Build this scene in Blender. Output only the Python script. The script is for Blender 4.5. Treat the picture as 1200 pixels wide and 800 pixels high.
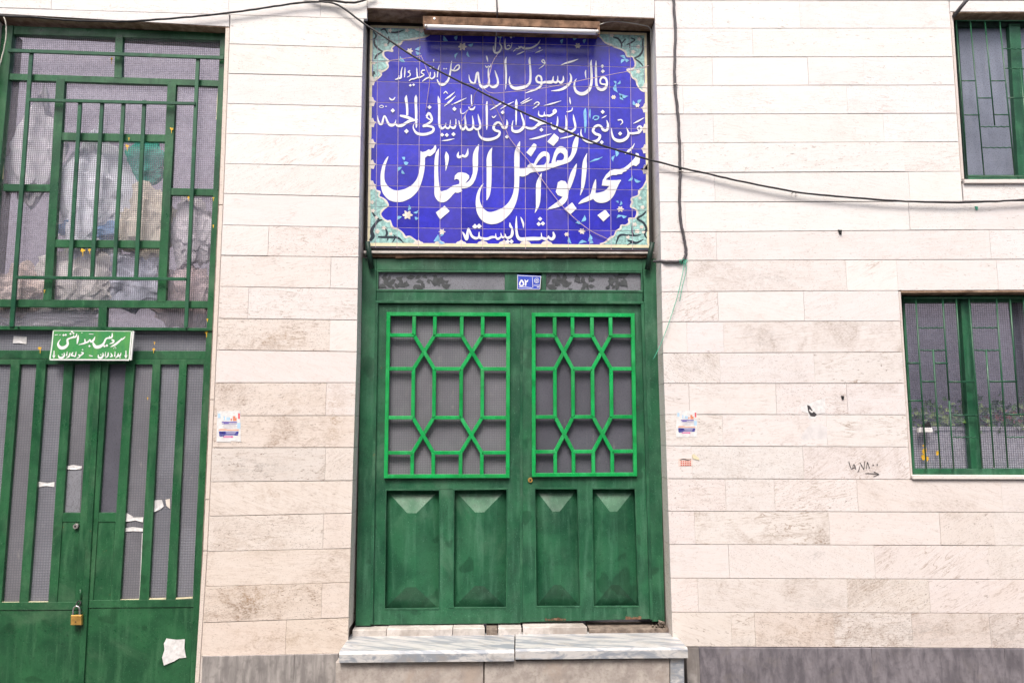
import bpy, bmesh, math, random
from mathutils import Vector, Matrix, noise
from math import radians, sin, cos, tan, pi

for o in list(bpy.data.objects):
    bpy.data.objects.remove(o, do_unlink=True)
sc = bpy.context.scene
COL = sc.collection
random.seed(11)

# ------------------------------------------------------------------ camera
FPX = 870.0                       # focal length in units of a 1200 px wide picture
CAM = Vector((0.0, -4.85, 1.62))
PITCH, YAW = radians(6.95), radians(-1.65)
cam_data = bpy.data.cameras.new('camera')
cam_data.sensor_width = 36.0
cam_data.lens = FPX / 1200.0 * 36.0
cam_data.clip_end = 500.0
cam = bpy.data.objects.new('camera', cam_data)
cam.location = CAM
cam.rotation_euler = (pi / 2 + PITCH, 0, YAW)
COL.objects.link(cam)
sc.camera = cam
ROT = cam.rotation_euler.to_matrix()

# ------------------------------------------------------------------ sky, sun, exposure
SUN_EL, SUN_AZ = radians(56), radians(192)     # azimuth clockwise from +Y
world = bpy.data.worlds.new('World')
sc.world = world
world.use_nodes = True
wn = world.node_tree
wn.nodes.clear()
sky = wn.nodes.new('ShaderNodeTexSky')
sky.sky_type = 'NISHITA'
sky.sun_disc = False
sky.sun_elevation = SUN_EL
sky.sun_rotation = SUN_AZ
sky.air_density = 1.0
sky.dust_density = 6.0
sky.ozone_density = 1.0
bgn = wn.nodes.new('ShaderNodeBackground')
bgn.inputs['Strength'].default_value = 0.10
won = wn.nodes.new('ShaderNodeOutputWorld')
wn.links.new(sky.outputs[0], bgn.inputs['Color'])
wn.links.new(bgn.outputs[0], won.inputs['Surface'])

sun_data = bpy.data.lights.new('sun', 'SUN')
sun_data.energy = 1.5
sun_data.angle = radians(20)
sun_data.color = (1.0, 0.955, 0.90)
sun = bpy.data.objects.new('sun', sun_data)
sdir = Vector((sin(SUN_AZ) * cos(SUN_EL), cos(SUN_AZ) * cos(SUN_EL), sin(SUN_EL)))
sun.rotation_euler = sdir.to_track_quat('Z', 'Y').to_euler()
sun.location = (0, -8, 12)
COL.objects.link(sun)

sc.render.engine = 'CYCLES'
sc.view_settings.view_transform = 'Standard'
sc.view_settings.look = 'None'
sc.view_settings.gamma = 1.0
sc.view_settings.exposure = 1.06
sc.view_settings.use_curve_mapping = False
sc.cycles.max_bounces = 8
sc.cycles.transparent_max_bounces = 12

# ------------------------------------------------------------------ measuring: picture position -> point on a plane y = Y
def P(px, py, Y=0.0):
    d = ROT @ Vector(((px - 600.0) / FPX, -(py - 400.0) / FPX, -1.0))
    t = (Y - CAM.y) / d.y
    return CAM + d * t

# ------------------------------------------------------------------ materials
def node(nt, kind, props=None, **inp):
    n = nt.nodes.new(kind)
    for k, v in (props or {}).items():
        setattr(n, k, v)
    for k, v in inp.items():
        key = int(k[1:]) if k[0] == 'i' and k[1:].isdigit() else k.replace('_', ' ')
        s = n.inputs[key]
        if isinstance(v, bpy.types.NodeSocket):
            nt.links.new(v, s)
        else:
            s.default_value = v
    return n

class MAT:
    def __init__(self, name):
        self.m = bpy.data.materials.new(name)
        self.m.use_nodes = True
        self.nt = self.m.node_tree
        self.nt.nodes.clear()
        self.out = self.nt.nodes.new('ShaderNodeOutputMaterial')
        self.pos = self.n('ShaderNodeNewGeometry').outputs['Position']
        self.oi = self.n('ShaderNodeObjectInfo')
        self.rnd = self.oi.outputs['Random']
    def n(self, kind, props=None, **inp):
        return node(self.nt, kind, props, **inp)
    def math(self, op, a, b=0.0, c=0.0, clamp=False):
        n = self.n('ShaderNodeMath', {'operation': op, 'use_clamp': clamp}, i0=a, i1=b, i2=c)
        return n.outputs[0]
    def vmath(self, op, a, b):
        return self.n('ShaderNodeVectorMath', {'operation': op}, i0=a, i1=b).outputs[0]
    def noise(self, vec, scale, detail=4.0, rough=0.55, dist=0.0):
        return self.n('ShaderNodeTexNoise', None, Vector=vec, Scale=scale, Detail=detail, Roughness=rough, Distortion=dist).outputs[0]
    def step(self, v, a, b, lo=0.0, hi=1.0):
        return self.n('ShaderNodeMapRange', {'interpolation_type': 'SMOOTHSTEP'}, i0=v, i1=a, i2=b, i3=lo, i4=hi).outputs[0]
    def mix(self, f, a, b, blend='MIX'):
        n = self.nt.nodes.new('ShaderNodeMix')
        n.data_type = 'RGBA'
        n.blend_type = blend
        for i, v in ((0, f), (6, a), (7, b)):
            if isinstance(v, bpy.types.NodeSocket):
                self.nt.links.new(v, n.inputs[i])
            else:
                n.inputs[i].default_value = v if i == 0 else (tuple(v) + (1.0,) if len(v) == 3 else v)
        return n.outputs[2]
    def shifted(self, amount=(37.0, 11.0, 91.0)):
        s = self.n('ShaderNodeVectorMath', {'operation': 'SCALE'}, i0=amount)
        self.nt.links.new(self.rnd, s.inputs['Scale'])
        return self.vmath('ADD', self.pos, s.outputs[0])
    def bump(self, h, strength=0.3, dist=0.002):
        return self.n('ShaderNodeBump', None, Strength=strength, Distance=dist, Height=h).outputs[0]
    def bsdf(self, col, rough=0.6, normal=None, spec=0.4, metal=0.0, **kw):
        b = self.n('ShaderNodeBsdfPrincipled', None, Base_Color=col if isinstance(col, bpy.types.NodeSocket) else tuple(col) + (1.0,),
                   Roughness=rough, Metallic=metal, **kw)
        b.inputs['Specular IOR Level'].default_value = spec
        if normal is not None:
            self.nt.links.new(normal, b.inputs['Normal'])
        return b.outputs[0]
    def end(self, shader):
        self.nt.links.new(shader, self.out.inputs['Surface'])
        return self.m

BROWN, GREY, OCHRE = (0.13, 0.085, 0.055), (0.27, 0.235, 0.215), (0.36, 0.245, 0.155)
GRIME = [(288, 712, .18, .10, 1.0, BROWN), (300, 700, .36, .14, .85, OCHRE), (330, 398, .28, .11, .9, OCHRE), (392, 492, .11, .28, .85, OCHRE), (300, 548, .30, .10, .75, GREY), (345, 470, .30, .12, .45, OCHRE),
         (318, 580, .18, .12, .5, OCHRE), (905, 325, .34, .09, .5, GREY), (895, 397, .30, .09, .55, GREY), (820, 430, .16, .10, .4, GREY), (1085, 742, .40, .12, .65, GREY), (1180, 745, .3, .12, .6, GREY), (930, 742, .34, .11, .55, OCHRE),
         (960, 705, .34, .10, .4, GREY), (330, 750, .5, .12, .7, OCHRE), (300, 640, .4, .12, .45, OCHRE), (900, 752, .7, .05, .5, GREY), (955, 650, .1, .05, .7, GREY), (300, 70, .25, .12, .2, OCHRE), (385, 62, .10, .08, .3, OCHRE), (1000, 120, .3, .06, .2, GREY)]
def travertine():
    M = MAT('travertine')
    v = M.shifted()
    rot = M.n('ShaderNodeVectorRotate', {'rotation_type': 'Y_AXIS'}, Vector=v,
              Angle=M.math('MULTIPLY', M.math('POWER', M.math('SUBTRACT', M.math('FRACT', M.math('MULTIPLY', M.rnd, 17.3)), 0.5), 3.0), 4.6)).outputs[0]
    st = M.vmath('MULTIPLY', rot, (1.0, 1.0, 6.0))
    st2 = M.vmath('MULTIPLY', rot, (1.0, 1.0, 3.2))
    big = M.noise(st, 2.6, 6, 0.6, 1.1)
    ridge = M.math('ABSOLUTE', M.math('SUBTRACT', M.math('FRACT', M.math('MULTIPLY', big, 7.0)), 0.5))
    line = M.step(ridge, 0.0, 0.10, 1.0, 0.0)
    gate = M.step(M.noise(v, 4.5, 4), 0.42, 0.62)
    line = M.math('MULTIPLY', M.math('MULTIPLY', line, gate), M.math('MULTIPLY', M.math('FRACT', M.math('MULTIPLY', M.rnd, 51.7)), 1.7))
    fib = M.noise(M.vmath('MULTIPLY', rot, (1, 1, 11.0)), 11, 5, 0.65, 0.3)
    pit = M.math('MULTIPLY', M.step(M.noise(st2, 36, 5, 0.65, 0.5), 0.57, 0.67), M.step(M.noise(st, 5, 4), 0.40, 0.58))
    speck = M.step(M.noise(M.vmath('MULTIPLY', rot, (1, 1, 1.9)), 105, 3, 0.65), 0.60, 0.67)
    pit = M.math('MULTIPLY', pit, M.math('ADD', 0.15, M.math('MULTIPLY', M.math('FRACT', M.math('MULTIPLY', M.rnd, 77.7)), 1.2)))
    speck = M.math('MULTIPLY', speck, M.math('ADD', 0.25, M.math('MULTIPLY', M.math('FRACT', M.math('MULTIPLY', M.rnd, 33.3)), 1.0)))
    stain = M.math('MULTIPLY', M.step(M.noise(v, 3.1, 9, 0.74, 0.6), 0.47, 0.72), M.step(M.noise(st2, 60, 4, 0.7), 0.42, 0.60, 0.15, 1.0))
    col = M.oi.outputs['Color']
    vein = M.math('MULTIPLY', M.oi.outputs['Alpha'], 2.0)
    c = M.mix(M.math('MULTIPLY', M.step(big, 0.35, 0.7), 0.30), col, M.mix(1.0, col, (0.94, 0.89, 0.84), 'MULTIPLY'))
    c = M.mix(M.math('MULTIPLY', M.step(fib, 0.5, 0.75), M.math('ADD', M.math('MULTIPLY', vein, 0.55), 0.08), clamp=True), c, M.mix(1.0, col, (0.74, 0.67, 0.62), 'MULTIPLY'))
    c = M.mix(M.math('MULTIPLY', stain, M.math('MULTIPLY', M.math('MULTIPLY', vein, vein), 0.70), clamp=True), c, M.mix(1.0, col, (0.50, 0.42, 0.36), 'MULTIPLY'))
    c = M.mix(M.math('MULTIPLY', line, M.math('MULTIPLY', vein, 0.95), clamp=True), c, M.mix(1.0, col, (0.60, 0.52, 0.46), 'MULTIPLY'))
    c = M.mix(M.math('MULTIPLY', pit, M.math('ADD', M.math('MULTIPLY', vein, 0.75), 0.15), clamp=True), c, M.mix(1.0, col, (0.42, 0.35, 0.31), 'MULTIPLY'))
    c = M.mix(M.math('MULTIPLY', speck, M.math('ADD', M.math('MULTIPLY', vein, 0.70), 0.14), clamp=True), c, M.mix(1.0, col, (0.38, 0.32, 0.29), 'MULTIPLY'))
    sep = M.n('ShaderNodeSeparateXYZ', None, i0=M.pos)
    rag = M.noise(M.vmath('MULTIPLY', M.pos, (1, 1, 1.6)), 16, 9, 0.76, 0.8)
    crumb = M.step(M.noise(M.vmath('MULTIPLY', M.pos, (1, 1, 1.8)), 75, 4, 0.7), 0.42, 0.60, 0.22, 1.0)
    for px, py, rx, rz, amt, gc in GRIME:
        w = P(px, py, 0)
        ex = M.math('DIVIDE', M.math('SUBTRACT', sep.outputs[0], w.x), rx)
        ez = M.math('DIVIDE', M.math('SUBTRACT', sep.outputs[2], w.z), rz)
        d = M.math('SQRT', M.math('ADD', M.math('MULTIPLY', ex, ex), M.math('MULTIPLY', ez, ez)))
        f = M.math('MULTIPLY', M.step(d, 0.0, 1.0, 1.0, 0.0), M.math('MULTIPLY', M.step(rag, 0.42, 0.60), crumb))
        c = M.mix(M.math('MULTIPLY', f, amt), c, gc)
    h = M.math('SUBTRACT', M.math('MULTIPLY', big, 0.4), M.math('ADD', pit, M.math('MULTIPLY', speck, 0.6)))
    return M.end(M.bsdf(c, 0.62, M.bump(h, 0.5, 0.0015), 0.3))

def marble():
    M = MAT('marble')
    v = M.shifted()
    r = M.n('ShaderNodeVectorRotate', {'rotation_type': 'Z_AXIS'}, Vector=v, Angle=M.math('ADD', M.math('MULTIPLY', M.rnd, 0.5), 0.15)).outputs[0]
    st = M.vmath('MULTIPLY', r, (1.4, 7.0, 7.0))
    a = M.noise(st, 2.0, 7, 0.62, 1.2)
    b = M.noise(M.vmath('MULTIPLY', r, (2.0, 16.0, 16.0)), 2.6, 6, 0.6, 0.6)
    c = M.mix(M.math('MULTIPLY', M.step(a, 0.44, 0.60), 0.9), (0.55, 0.54, 0.53), (0.235, 0.265, 0.31))
    c = M.mix(M.math('MULTIPLY', M.step(b, 0.52, 0.66), 0.6), c, (0.25, 0.28, 0.33))
    c = M.mix(M.math('MULTIPLY', M.step(M.noise(v, 9, 8, 0.7), 0.50, 0.72), 0.55), c, (0.33, 0.29, 0.25))
    return M.end(M.bsdf(c, 0.38, M.bump(M.noise(v, 60, 4), 0.15, 0.001), 0.45))

def plain_stone(name, c1, c2, stretch=(1, 1, 1), scale=12, rough=0.75, c3=None, bump=0.35):
    M = MAT(name)
    v = M.shifted()
    st = M.vmath('MULTIPLY', v, stretch)
    n1 = M.noise(st, scale, 6, 0.6, 0.4)
    n2 = M.noise(v, scale * 5, 4, 0.6)
    c = M.mix(M.step(n1, 0.35, 0.68), c1, c2)
    c = M.mix(M.math('MULTIPLY', M.step(n2, 0.5, 0.7), 0.35), c, tuple(x * 0.6 for x in c1))
    if c3:
        c = M.mix(M.math('MULTIPLY', M.step(M.noise(v, 2.2, 5, 0.7, 0.5), 0.52, 0.7), 0.8), c, c3)
    return M.end(M.bsdf(c, rough, M.bump(n2, bump, 0.003), 0.25))

def paint(name, base, dark, light, rough=0.42, chips=0.0, chip_col=(0.23, 0.10, 0.04), spec=0.45):
    M = MAT(name)
    v = M.shifted((3.0, 1.0, 5.0))
    streak = M.noise(M.vmath('MULTIPLY', v, (14, 14, 1.6)), 1.6, 5, 0.6, 0.3)
    cloud = M.noise(v, 3.2, 6, 0.62, 0.5)
    fine = M.noise(v, 90, 3, 0.6)
    c = M.mix(M.step(cloud, 0.34, 0.66), dark, base)
    c = M.mix(M.math('MULTIPLY', M.step(streak, 0.48, 0.74), 0.55), c, light)
    c = M.mix(M.math('MULTIPLY', M.step(fine, 0.56, 0.72), 0.55), c, tuple(x * 0.45 for x in dark))
    c = M.mix(M.math('MULTIPLY', M.step(M.noise(v, 150, 2), 0.66, 0.72), 0.5), c, tuple(min(1, x * 1.5 + 0.05) for x in light))
    c = M.mix(M.math('MULTIPLY', M.step(M.noise(v, 6.5, 2, 0.4, 0.3), 0.64, 0.70), 0.45), c, tuple(x * 0.5 for x in dark))
    c = M.mix(M.math('MULTIPLY', M.step(M.noise(v, 1.7, 7, 0.7, 0.8), 0.52, 0.72), 0.5), c, tuple(x * 0.75 + y * 0.25 for x, y in zip(light, (0.18, 0.20, 0.15))))
    if chips:
        ch = M.math('MULTIPLY', M.step(M.noise(v, 26, 5, 0.7), 0.70, 0.73), chips)
        c = M.mix(ch, c, chip_col)
    r = M.step(M.noise(v, 7, 4), 0.3, 0.7, rough - 0.1, rough + 0.16)
    return M.end(M.bsdf(c, r, M.bump(M.math('ADD', fine, M.math('MULTIPLY', streak, 0.6)), 0.22, 0.0012), spec))

def plain(name, col, rough=0.6, spec=0.4, metal=0.0, var=0.15, scale=30):
    M = MAT(name)
    v = M.shifted((3.0, 1.0, 5.0))
    n = M.noise(v, scale, 5, 0.6)
    c = M.mix(M.step(n, 0.3, 0.7), tuple(x * (1 - var) for x in col), tuple(min(1.0, x * (1 + var)) for x in col))
    return M.end(M.bsdf(c, rough, M.bump(n, 0.15, 0.001), spec, metal))

def object_colour(name, rough=0.5, spec=0.4):
    M = MAT(name)
    v = M.shifted((3.0, 1.0, 5.0))
    n = M.noise(v, 25, 5, 0.6)
    col = M.oi.outputs['Color']
    c = M.mix(M.step(n, 0.3, 0.7), M.mix(1.0, col, (0.86, 0.86, 0.86), 'MULTIPLY'), col)
    return M.end(M.bsdf(c, rough, None, spec))

def glass(name, kind, col, clear, rough=0.22, pitch=0.0135, tint=(0.8, 0.8, 0.84), dark_keep=0.55):
    """rolled pattern glass: a milky reflecting skin over a partly clear pane, relief pressed into it"""
    M = MAT(name)
    sep = M.n('ShaderNodeSeparateXYZ', None, i0=M.pos)
    x, z = sep.outputs[0], sep.outputs[2]
    k = 2 * pi / pitch
    if kind == 'grid':
        wx = M.math('SINE', M.math('MULTIPLY', x, k)); wz = M.math('SINE', M.math('MULTIPLY', z, k))
        h = M.math('MULTIPLY', M.math('ADD', wx, wz), 0.5)
        dark = M.math('MAXIMUM', M.step(wx, 0.5, 1.0), M.step(wz, 0.5, 1.0))
    elif kind == 'hex':
        v = M.n('ShaderNodeTexVoronoi', {'feature': 'DISTANCE_TO_EDGE'}, Vector=M.vmath('MULTIPLY', M.pos, (1, 0.0, 1)), Scale=1.0 / pitch, Randomness=0.25).outputs[0]
        h = v
        dark = M.step(v, 0.04, 0.16, 1.0, 0.0)
    else:
        h = M.noise(M.pos, 120, 3, 0.6)
        dark = M.step(h, 0.5, 0.65)
    cloud = M.noise(M.shifted((3, 1, 5)), 2.4, 5, 0.6)
    c = M.mix(M.step(cloud, 0.3, 0.7), tuple(a * 0.82 for a in col), tuple(a * 1.12 for a in col))
    c = M.mix(M.math('MULTIPLY', dark, 0.5), c, tuple(a * 0.38 for a in col))
    dirt = M.step(M.noise(M.vmath('MULTIPLY', M.shifted((3, 1, 5)), (3, 3, 1)), 9, 6, 0.7), 0.6, 0.75)
    c = M.mix(M.math('MULTIPLY', dirt, 0.25), c, (0.45, 0.42, 0.40))
    skin = M.bsdf(c, rough, M.bump(h, 0.5, 0.0016), 0.5)
    tr = M.n('ShaderNodeBsdfTransparent', None, Color=tuple(tint) + (1.0,)).outputs[0]
    f = M.math('MULTIPLY', M.math('SUBTRACT', 1.0, M.math('MULTIPLY', dark, dark_keep)), clear)
    mx = M.n('ShaderNodeMixShader', None, i0=f, i1=skin, i2=tr).outputs[0]
    return M.end(mx)

def glaze(name, col, var=0.12):
    M = MAT(name)
    v = M.pos
    n = M.noise(v, 22, 5, 0.6)
    tone = M.math('ADD', M.math('MULTIPLY', M.rnd, 0.42), 0.74)
    c = M.mix(M.step(n, 0.35, 0.65), tuple(a * (1 - var) for a in col), tuple(a * (1 + var) for a in col))
    sc_ = M.n('ShaderNodeVectorMath', {'operation': 'SCALE'}, i0=c)
    M.nt.links.new(tone, sc_.inputs['Scale'])
    c2 = M.mix(M.math('MULTIPLY', M.step(M.rnd, 0.80, 0.86), 0.30), sc_.outputs[0], (0.10, 0.08, 0.20))
    c2 = M.mix(M.math('MULTIPLY', M.step(M.noise(v, 200, 2), 0.62, 0.7), 0.25), c2, (0.25, 0.22, 0.55))
    c2 = M.mix(M.math('MULTIPLY', M.step(M.noise(v, 6, 5, 0.65), 0.55, 0.75), 0.18), c2, (0.16, 0.13, 0.30))
    return M.end(M.bsdf(c2, 0.22, M.bump(M.noise(v, 30, 3), 0.08, 0.001), 0.45))

m_trav = travertine()
m_marble = marble()
m_plinth_d = plain_stone('plinth_stone_dark', (0.125, 0.115, 0.130), (0.235, 0.217, 0.238), (3, 3, 1.0), 6.0, 0.7, (0.19, 0.17, 0.165), 0.6)
m_plinth_l = plain_stone('plinth_stone_pale', (0.22, 0.205, 0.20), (0.38, 0.355, 0.34), (5, 5, 1.0), 5.0, 0.8, (0.16, 0.14, 0.13))
m_riser = plain_stone('riser_stone', (0.33, 0.29, 0.265), (0.47, 0.425, 0.39), (1, 1, 1), 14, 0.85, (0.40, 0.33, 0.28), 0.6)
m_mortar = plain_stone('mortar', (0.15, 0.12, 0.10), (0.28, 0.23, 0.19), (1, 1, 1), 20, 0.9)
m_thresh = plain_stone('threshold_stone', (0.46, 0.42, 0.385), (0.62, 0.58, 0.55), (1, 1, 1), 10, 0.7, (0.30, 0.26, 0.23))
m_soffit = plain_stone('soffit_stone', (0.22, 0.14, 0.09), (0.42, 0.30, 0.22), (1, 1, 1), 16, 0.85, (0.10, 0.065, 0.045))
m_pave = plain_stone('pavement_concrete', (0.10, 0.098, 0.095), (0.16, 0.155, 0.15), (1, 1, 1), 4, 0.9)
m_room = plain('room_plaster', (0.30, 0.28, 0.33), 0.9, 0.1)
m_green = paint('door_green_paint', (0.026, 0.132, 0.062), (0.011, 0.070, 0.035), (0.072, 0.205, 0.125), 0.42, 0.6)
m_gate = paint('gate_green_paint', (0.025, 0.120, 0.048), (0.011, 0.066, 0.028), (0.060, 0.180, 0.086), 0.35, 0.6)
m_bars = paint('grille_green_paint', (0.020, 0.105, 0.050), (0.012, 0.070, 0.036), (0.050, 0.155, 0.085), 0.35, 0.15)
m_bright = paint('bright_green_paint', (0.006, 0.37, 0.085), (0.005, 0.25, 0.055), (0.035, 0.48, 0.15), 0.36, 0.2, (0.02, 0.10, 0.03))
m_wire = plain('dark_wire_paint', (0.012, 0.035, 0.025), 0.5, 0.3, 0, 0.4)
m_glass_grid = glass('grid_glass', 'grid', (0.36, 0.35, 0.42), 0.95, 0.2, 0.0135, (0.98, 0.98, 1.0), 0.45)
m_glass_grid_dim = glass('grid_glass_dim', 'grid', (0.225, 0.23, 0.265), 0.12, 0.22, 0.0165)
m_glass_hex = glass('hex_glass', 'hex', (0.195, 0.195, 0.22), 0.06, 0.2, 0.016)
m_glass_frost = glass('frosted_glass', 'frost', (0.115, 0.115, 0.142), 0.05, 0.28)
m_glass_pale = glass('pale_frosted_glass', 'frost', (0.24, 0.245, 0.275), 0.05, 0.15)
m_glass_win = glass('window_glass', 'frost', (0.215, 0.235, 0.30), 0.05, 0.22)
m_glass_low = glass('window_grid_glass', 'grid', (0.21, 0.225, 0.30), 0.90, 0.2, 0.0155, (0.97, 0.97, 1.0), 0.5)
m_tile = glaze('blue_glaze', (0.028, 0.027, 0.46))
m_grout = plain('grout', (0.50, 0.40, 0.47), 0.85, 0.2)
m_white = plain('white_glaze', (0.78, 0.78, 0.80), 0.3, 0.4, 0, 0.04)
m_paleblue = plain('pale_blue_glaze', (0.20, 0.46, 0.72), 0.3, 0.4, 0, 0.2)
m_turq = plain('turquoise_glaze', (0.29, 0.50, 0.48), 0.3, 0.4, 0, 0.35, 60)
m_cream = plain('cream_glaze', (0.72, 0.66, 0.45), 0.3, 0.4, 0, 0.08)
m_blush = plain('blush_glaze', (0.70, 0.64, 0.58), 0.3, 0.4, 0, 0.15)
m_vine = plain('vine_glaze', (0.022, 0.035, 0.05), 0.35)
m_black = plain('cable_rubber', (0.022, 0.020, 0.023), 0.5)
m_greycable = plain('grey_cable', (0.075, 0.068, 0.075), 0.55)
m_pinkwire = plain('bare_wire', (0.52, 0.38, 0.42), 0.5)
m_palewire = plain('pale_wire', (0.50, 0.48, 0.42), 0.6)
m_string = plain('green_twine', (0.10, 0.46, 0.31), 0.7)
m_rust = plain('rusty_metal', (0.19, 0.115, 0.075), 0.8, 0.2, 0.2, 0.5, 18)
m_tube = plain('milky_tube', (0.80, 0.79, 0.79), 0.25, 0.5, 0, 0.02)
m_cap = plain('tube_cap_metal', (0.45, 0.42, 0.40), 0.4, 0.5, 0.6)
m_board = paint('board_green_paint', (0.060, 0.30, 0.085), (0.035, 0.23, 0.075), (0.12, 0.34, 0.07), 0.45)
m_letter = plain('white_paint', (0.78, 0.79, 0.78), 0.5, 0.3, 0, 0.05)
m_plate = plain('blue_enamel', (0.055, 0.09, 0.50), 0.25, 0.5, 0, 0.12)
m_brass = plain('brass', (0.62, 0.36, 0.10), 0.38, 0.5, 0.6, 0.2)
m_steel = plain('steel', (0.55, 0.54, 0.52), 0.3, 0.5, 0.9)
m_darkmetal = plain('dark_metal', (0.03, 0.03, 0.03), 0.5, 0.4, 0.3)
m_paper = plain('white_paper', (0.70, 0.69, 0.69), 0.8, 0.2, 0, 0.12, 45)
m_print = object_colour('printed_ink', 0.7, 0.2)
m_yellow = plain('yellow_putty', (0.66, 0.40, 0.03), 0.6)
m_ink = plain('marker_ink', (0.05, 0.045, 0.05), 0.7)
m_leafdark = plain('dark_leaf_shape', (0.06, 0.066, 0.07), 0.45, 0.4, 0, 0.25)
m_sack = object_colour('woven_sack', 0.8, 0.15)
m_planter = plain('white_planter', (0.66, 0.64, 0.64), 0.6)
m_leaf = plain('leaf_green', (0.10, 0.20, 0.05), 0.5, 0.4, 0, 0.4)
m_leaf2 = plain('leaf_light', (0.32, 0.42, 0.14), 0.5, 0.4, 0, 0.4)
m_leafred = plain('leaf_russet', (0.32, 0.12, 0.08), 0.5, 0.4, 0, 0.4)

# ------------------------------------------------------------------ object helpers
ORIGIN = {}

def thing(name, label, cat, loc=(0, 0, 0), group=None):
    o = bpy.data.objects.new(name, None)
    o.empty_display_size = 0.1
    COL.objects.link(o)
    o.location = loc
    ORIGIN[o] = Vector(loc)
    tag(o, label, cat, group)
    return o

def tag(o, label=None, cat=None, group=None, kind='thing'):
    if label: o['label'] = label
    if cat: o['category'] = cat
    if group: o['group'] = group
    if kind: o['kind'] = kind
    return o

class MB:
    """collects polygons (world coordinates); build() links them as one mesh object"""
    def __init__(self):
        self.v, self.f, self.smooth = [], [], False
    def add(self, vs, fs):
        b = len(self.v)
        self.v += [Vector(p) for p in vs]
        self.f += [tuple(b + i for i in f) for f in fs]
        return self
    def slab(self, poly, Y, th, bev=0.0, back=True):
        """poly: (x, z) outline facing the street at y = Y, th deep"""
        if area(poly) < 0:
            poly = poly[::-1]
        n = len(poly)
        rings = []
        if bev > 0:
            rings.append([(x, Y, z) for x, z in offset(poly, bev)])
            rings.append([(x, Y + bev, z) for x, z in poly])
        else:
            rings.append([(x, Y, z) for x, z in poly])
        rings.append([(x, Y + th, z) for x, z in poly])
        vs = [p for r in rings for p in r]
        fs = [tuple(range(n))]
        for k in range(len(rings) - 1):
            for i in range(n):
                j = (i + 1) % n
                fs.append((k * n + j, k * n + i, (k + 1) * n + i, (k + 1) * n + j))
        if back:
            b = (len(rings) - 1) * n
            fs.append(tuple(b + i for i in range(n - 1, -1, -1)))
        return self.add(vs, fs)
    def quad(self, pts, Y, th, bev=0.0):
        return self.slab([xz(p, Y) for p in pts], Y, th, bev)
    def bar(self, a, b, w, Y, th, bev=0.0, w2=None):
        return self.quad(barq(a, b, w, w2), Y, th, bev)
    def box(self, x0, x1, y0, y1, z0, z1):
        vs = [(x, y, z) for z in (z0, z1) for y in (y0, y1) for x in (x0, x1)]
        return self.add(vs, [(0, 2, 3, 1), (4, 5, 7, 6), (0, 1, 5, 4), (2, 6, 7, 3), (0, 4, 6, 2), (1, 3, 7, 5)])
    def tube(self, pts, r, seg=8, closed=False, smooth=True):
        pts = [Vector(p) for p in pts]
        n = len(pts)
        rs = r if isinstance(r, (list, tuple)) else [r] * n
        b = len(self.v)
        up = None
        for i, p in enumerate(pts):
            if closed:
                t = pts[(i + 1) % n] - pts[i - 1]
            else:
                t = pts[min(i + 1, n - 1)] - pts[max(i - 1, 0)]
            t.normalize()
            if up is None:
                up = Vector((0, 0, 1)) if abs(t.z) < 0.9 else Vector((1, 0, 0))
            up = (up - t * up.dot(t)).normalized()
            s = t.cross(up)
            for k in range(seg):
                a = 2 * pi * k / seg
                self.v.append(p + (up * cos(a) + s * sin(a)) * rs[i])
        m = n if closed else n - 1
        for i in range(m):
            for k in range(seg):
                k2 = (k + 1) % seg
                i2 = (i + 1) % n
                self.f.append((b + i * seg + k2, b + i * seg + k, b + i2 * seg + k, b + i2 * seg + k2))
        if not closed:
            self.f.append(tuple(b + k for k in range(seg)))
            self.f.append(tuple(b + (n - 1) * seg + k for k in range(seg - 1, -1, -1)))
        self.smooth = smooth
        return self
    def build(self, name, mat, parent=None, color=None):
        c = Vector((0, 0, 0))
        for p in self.v:
            c += p
        c /= max(1, len(self.v))
        me = bpy.data.meshes.new(name)
        me.from_pydata([tuple(p - c) for p in self.v], [], self.f)
        if self.smooth:
            for p in me.polygons:
                p.use_smooth = len(p.vertices) <= 4
        me.update()
        me.materials.append(mat)
        o = bpy.data.objects.new(name, me)
        COL.objects.link(o)
        ORIGIN[o] = c
        if parent is not None:
            o.parent = parent
            o.location = c - ORIGIN[parent]
        else:
            o.location = c
        if color:
            o.color = color
        return o

def area(p):
    return 0.5 * sum(p[i][0] * p[(i + 1) % len(p)][1] - p[(i + 1) % len(p)][0] * p[i][1] for i in range(len(p)))

def offset(poly, d):
    n, out = len(poly), []
    for i in range(n):
        p0, p1, p2 = Vector(poly[i - 1]), Vector(poly[i]), Vector(poly[(i + 1) % n])
        e1, e2 = (p1 - p0).normalized(), (p2 - p1).normalized()
        n1, n2 = Vector((-e1.y, e1.x)), Vector((-e2.y, e2.x))
        k = 1 + n1.dot(n2)
        m = (n1 + n2) / max(k, 0.3)
        q = p1 + m * d
        out.append((q.x, q.y))
    return out

def xz(p, Y):
    w = P(p[0], p[1], Y)
    return (w.x, w.z)

def barq(a, b, w, w2=None):
    a, b = Vector(a), Vector(b)
    t = (b - a).normalized()
    nrm = Vector((-t.y, t.x))
    h, h2 = w / 2, (w2 or w) / 2
    return [a + nrm * h, b + nrm * h2, b - nrm * h2, a - nrm * h]

def lerp(a, b, t):
    return a + (b - a) * t

def interp(tab, v):
    """piecewise linear table [(v, x), ...] with straight extrapolation"""
    for i in range(len(tab) - 1):
        if v <= tab[i + 1][0] or i == len(tab) - 2:
            (v0, x0), (v1, x1) = tab[i], tab[i + 1]
            return x0 + (x1 - x0) * (v - v0) / (v1 - v0)

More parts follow.
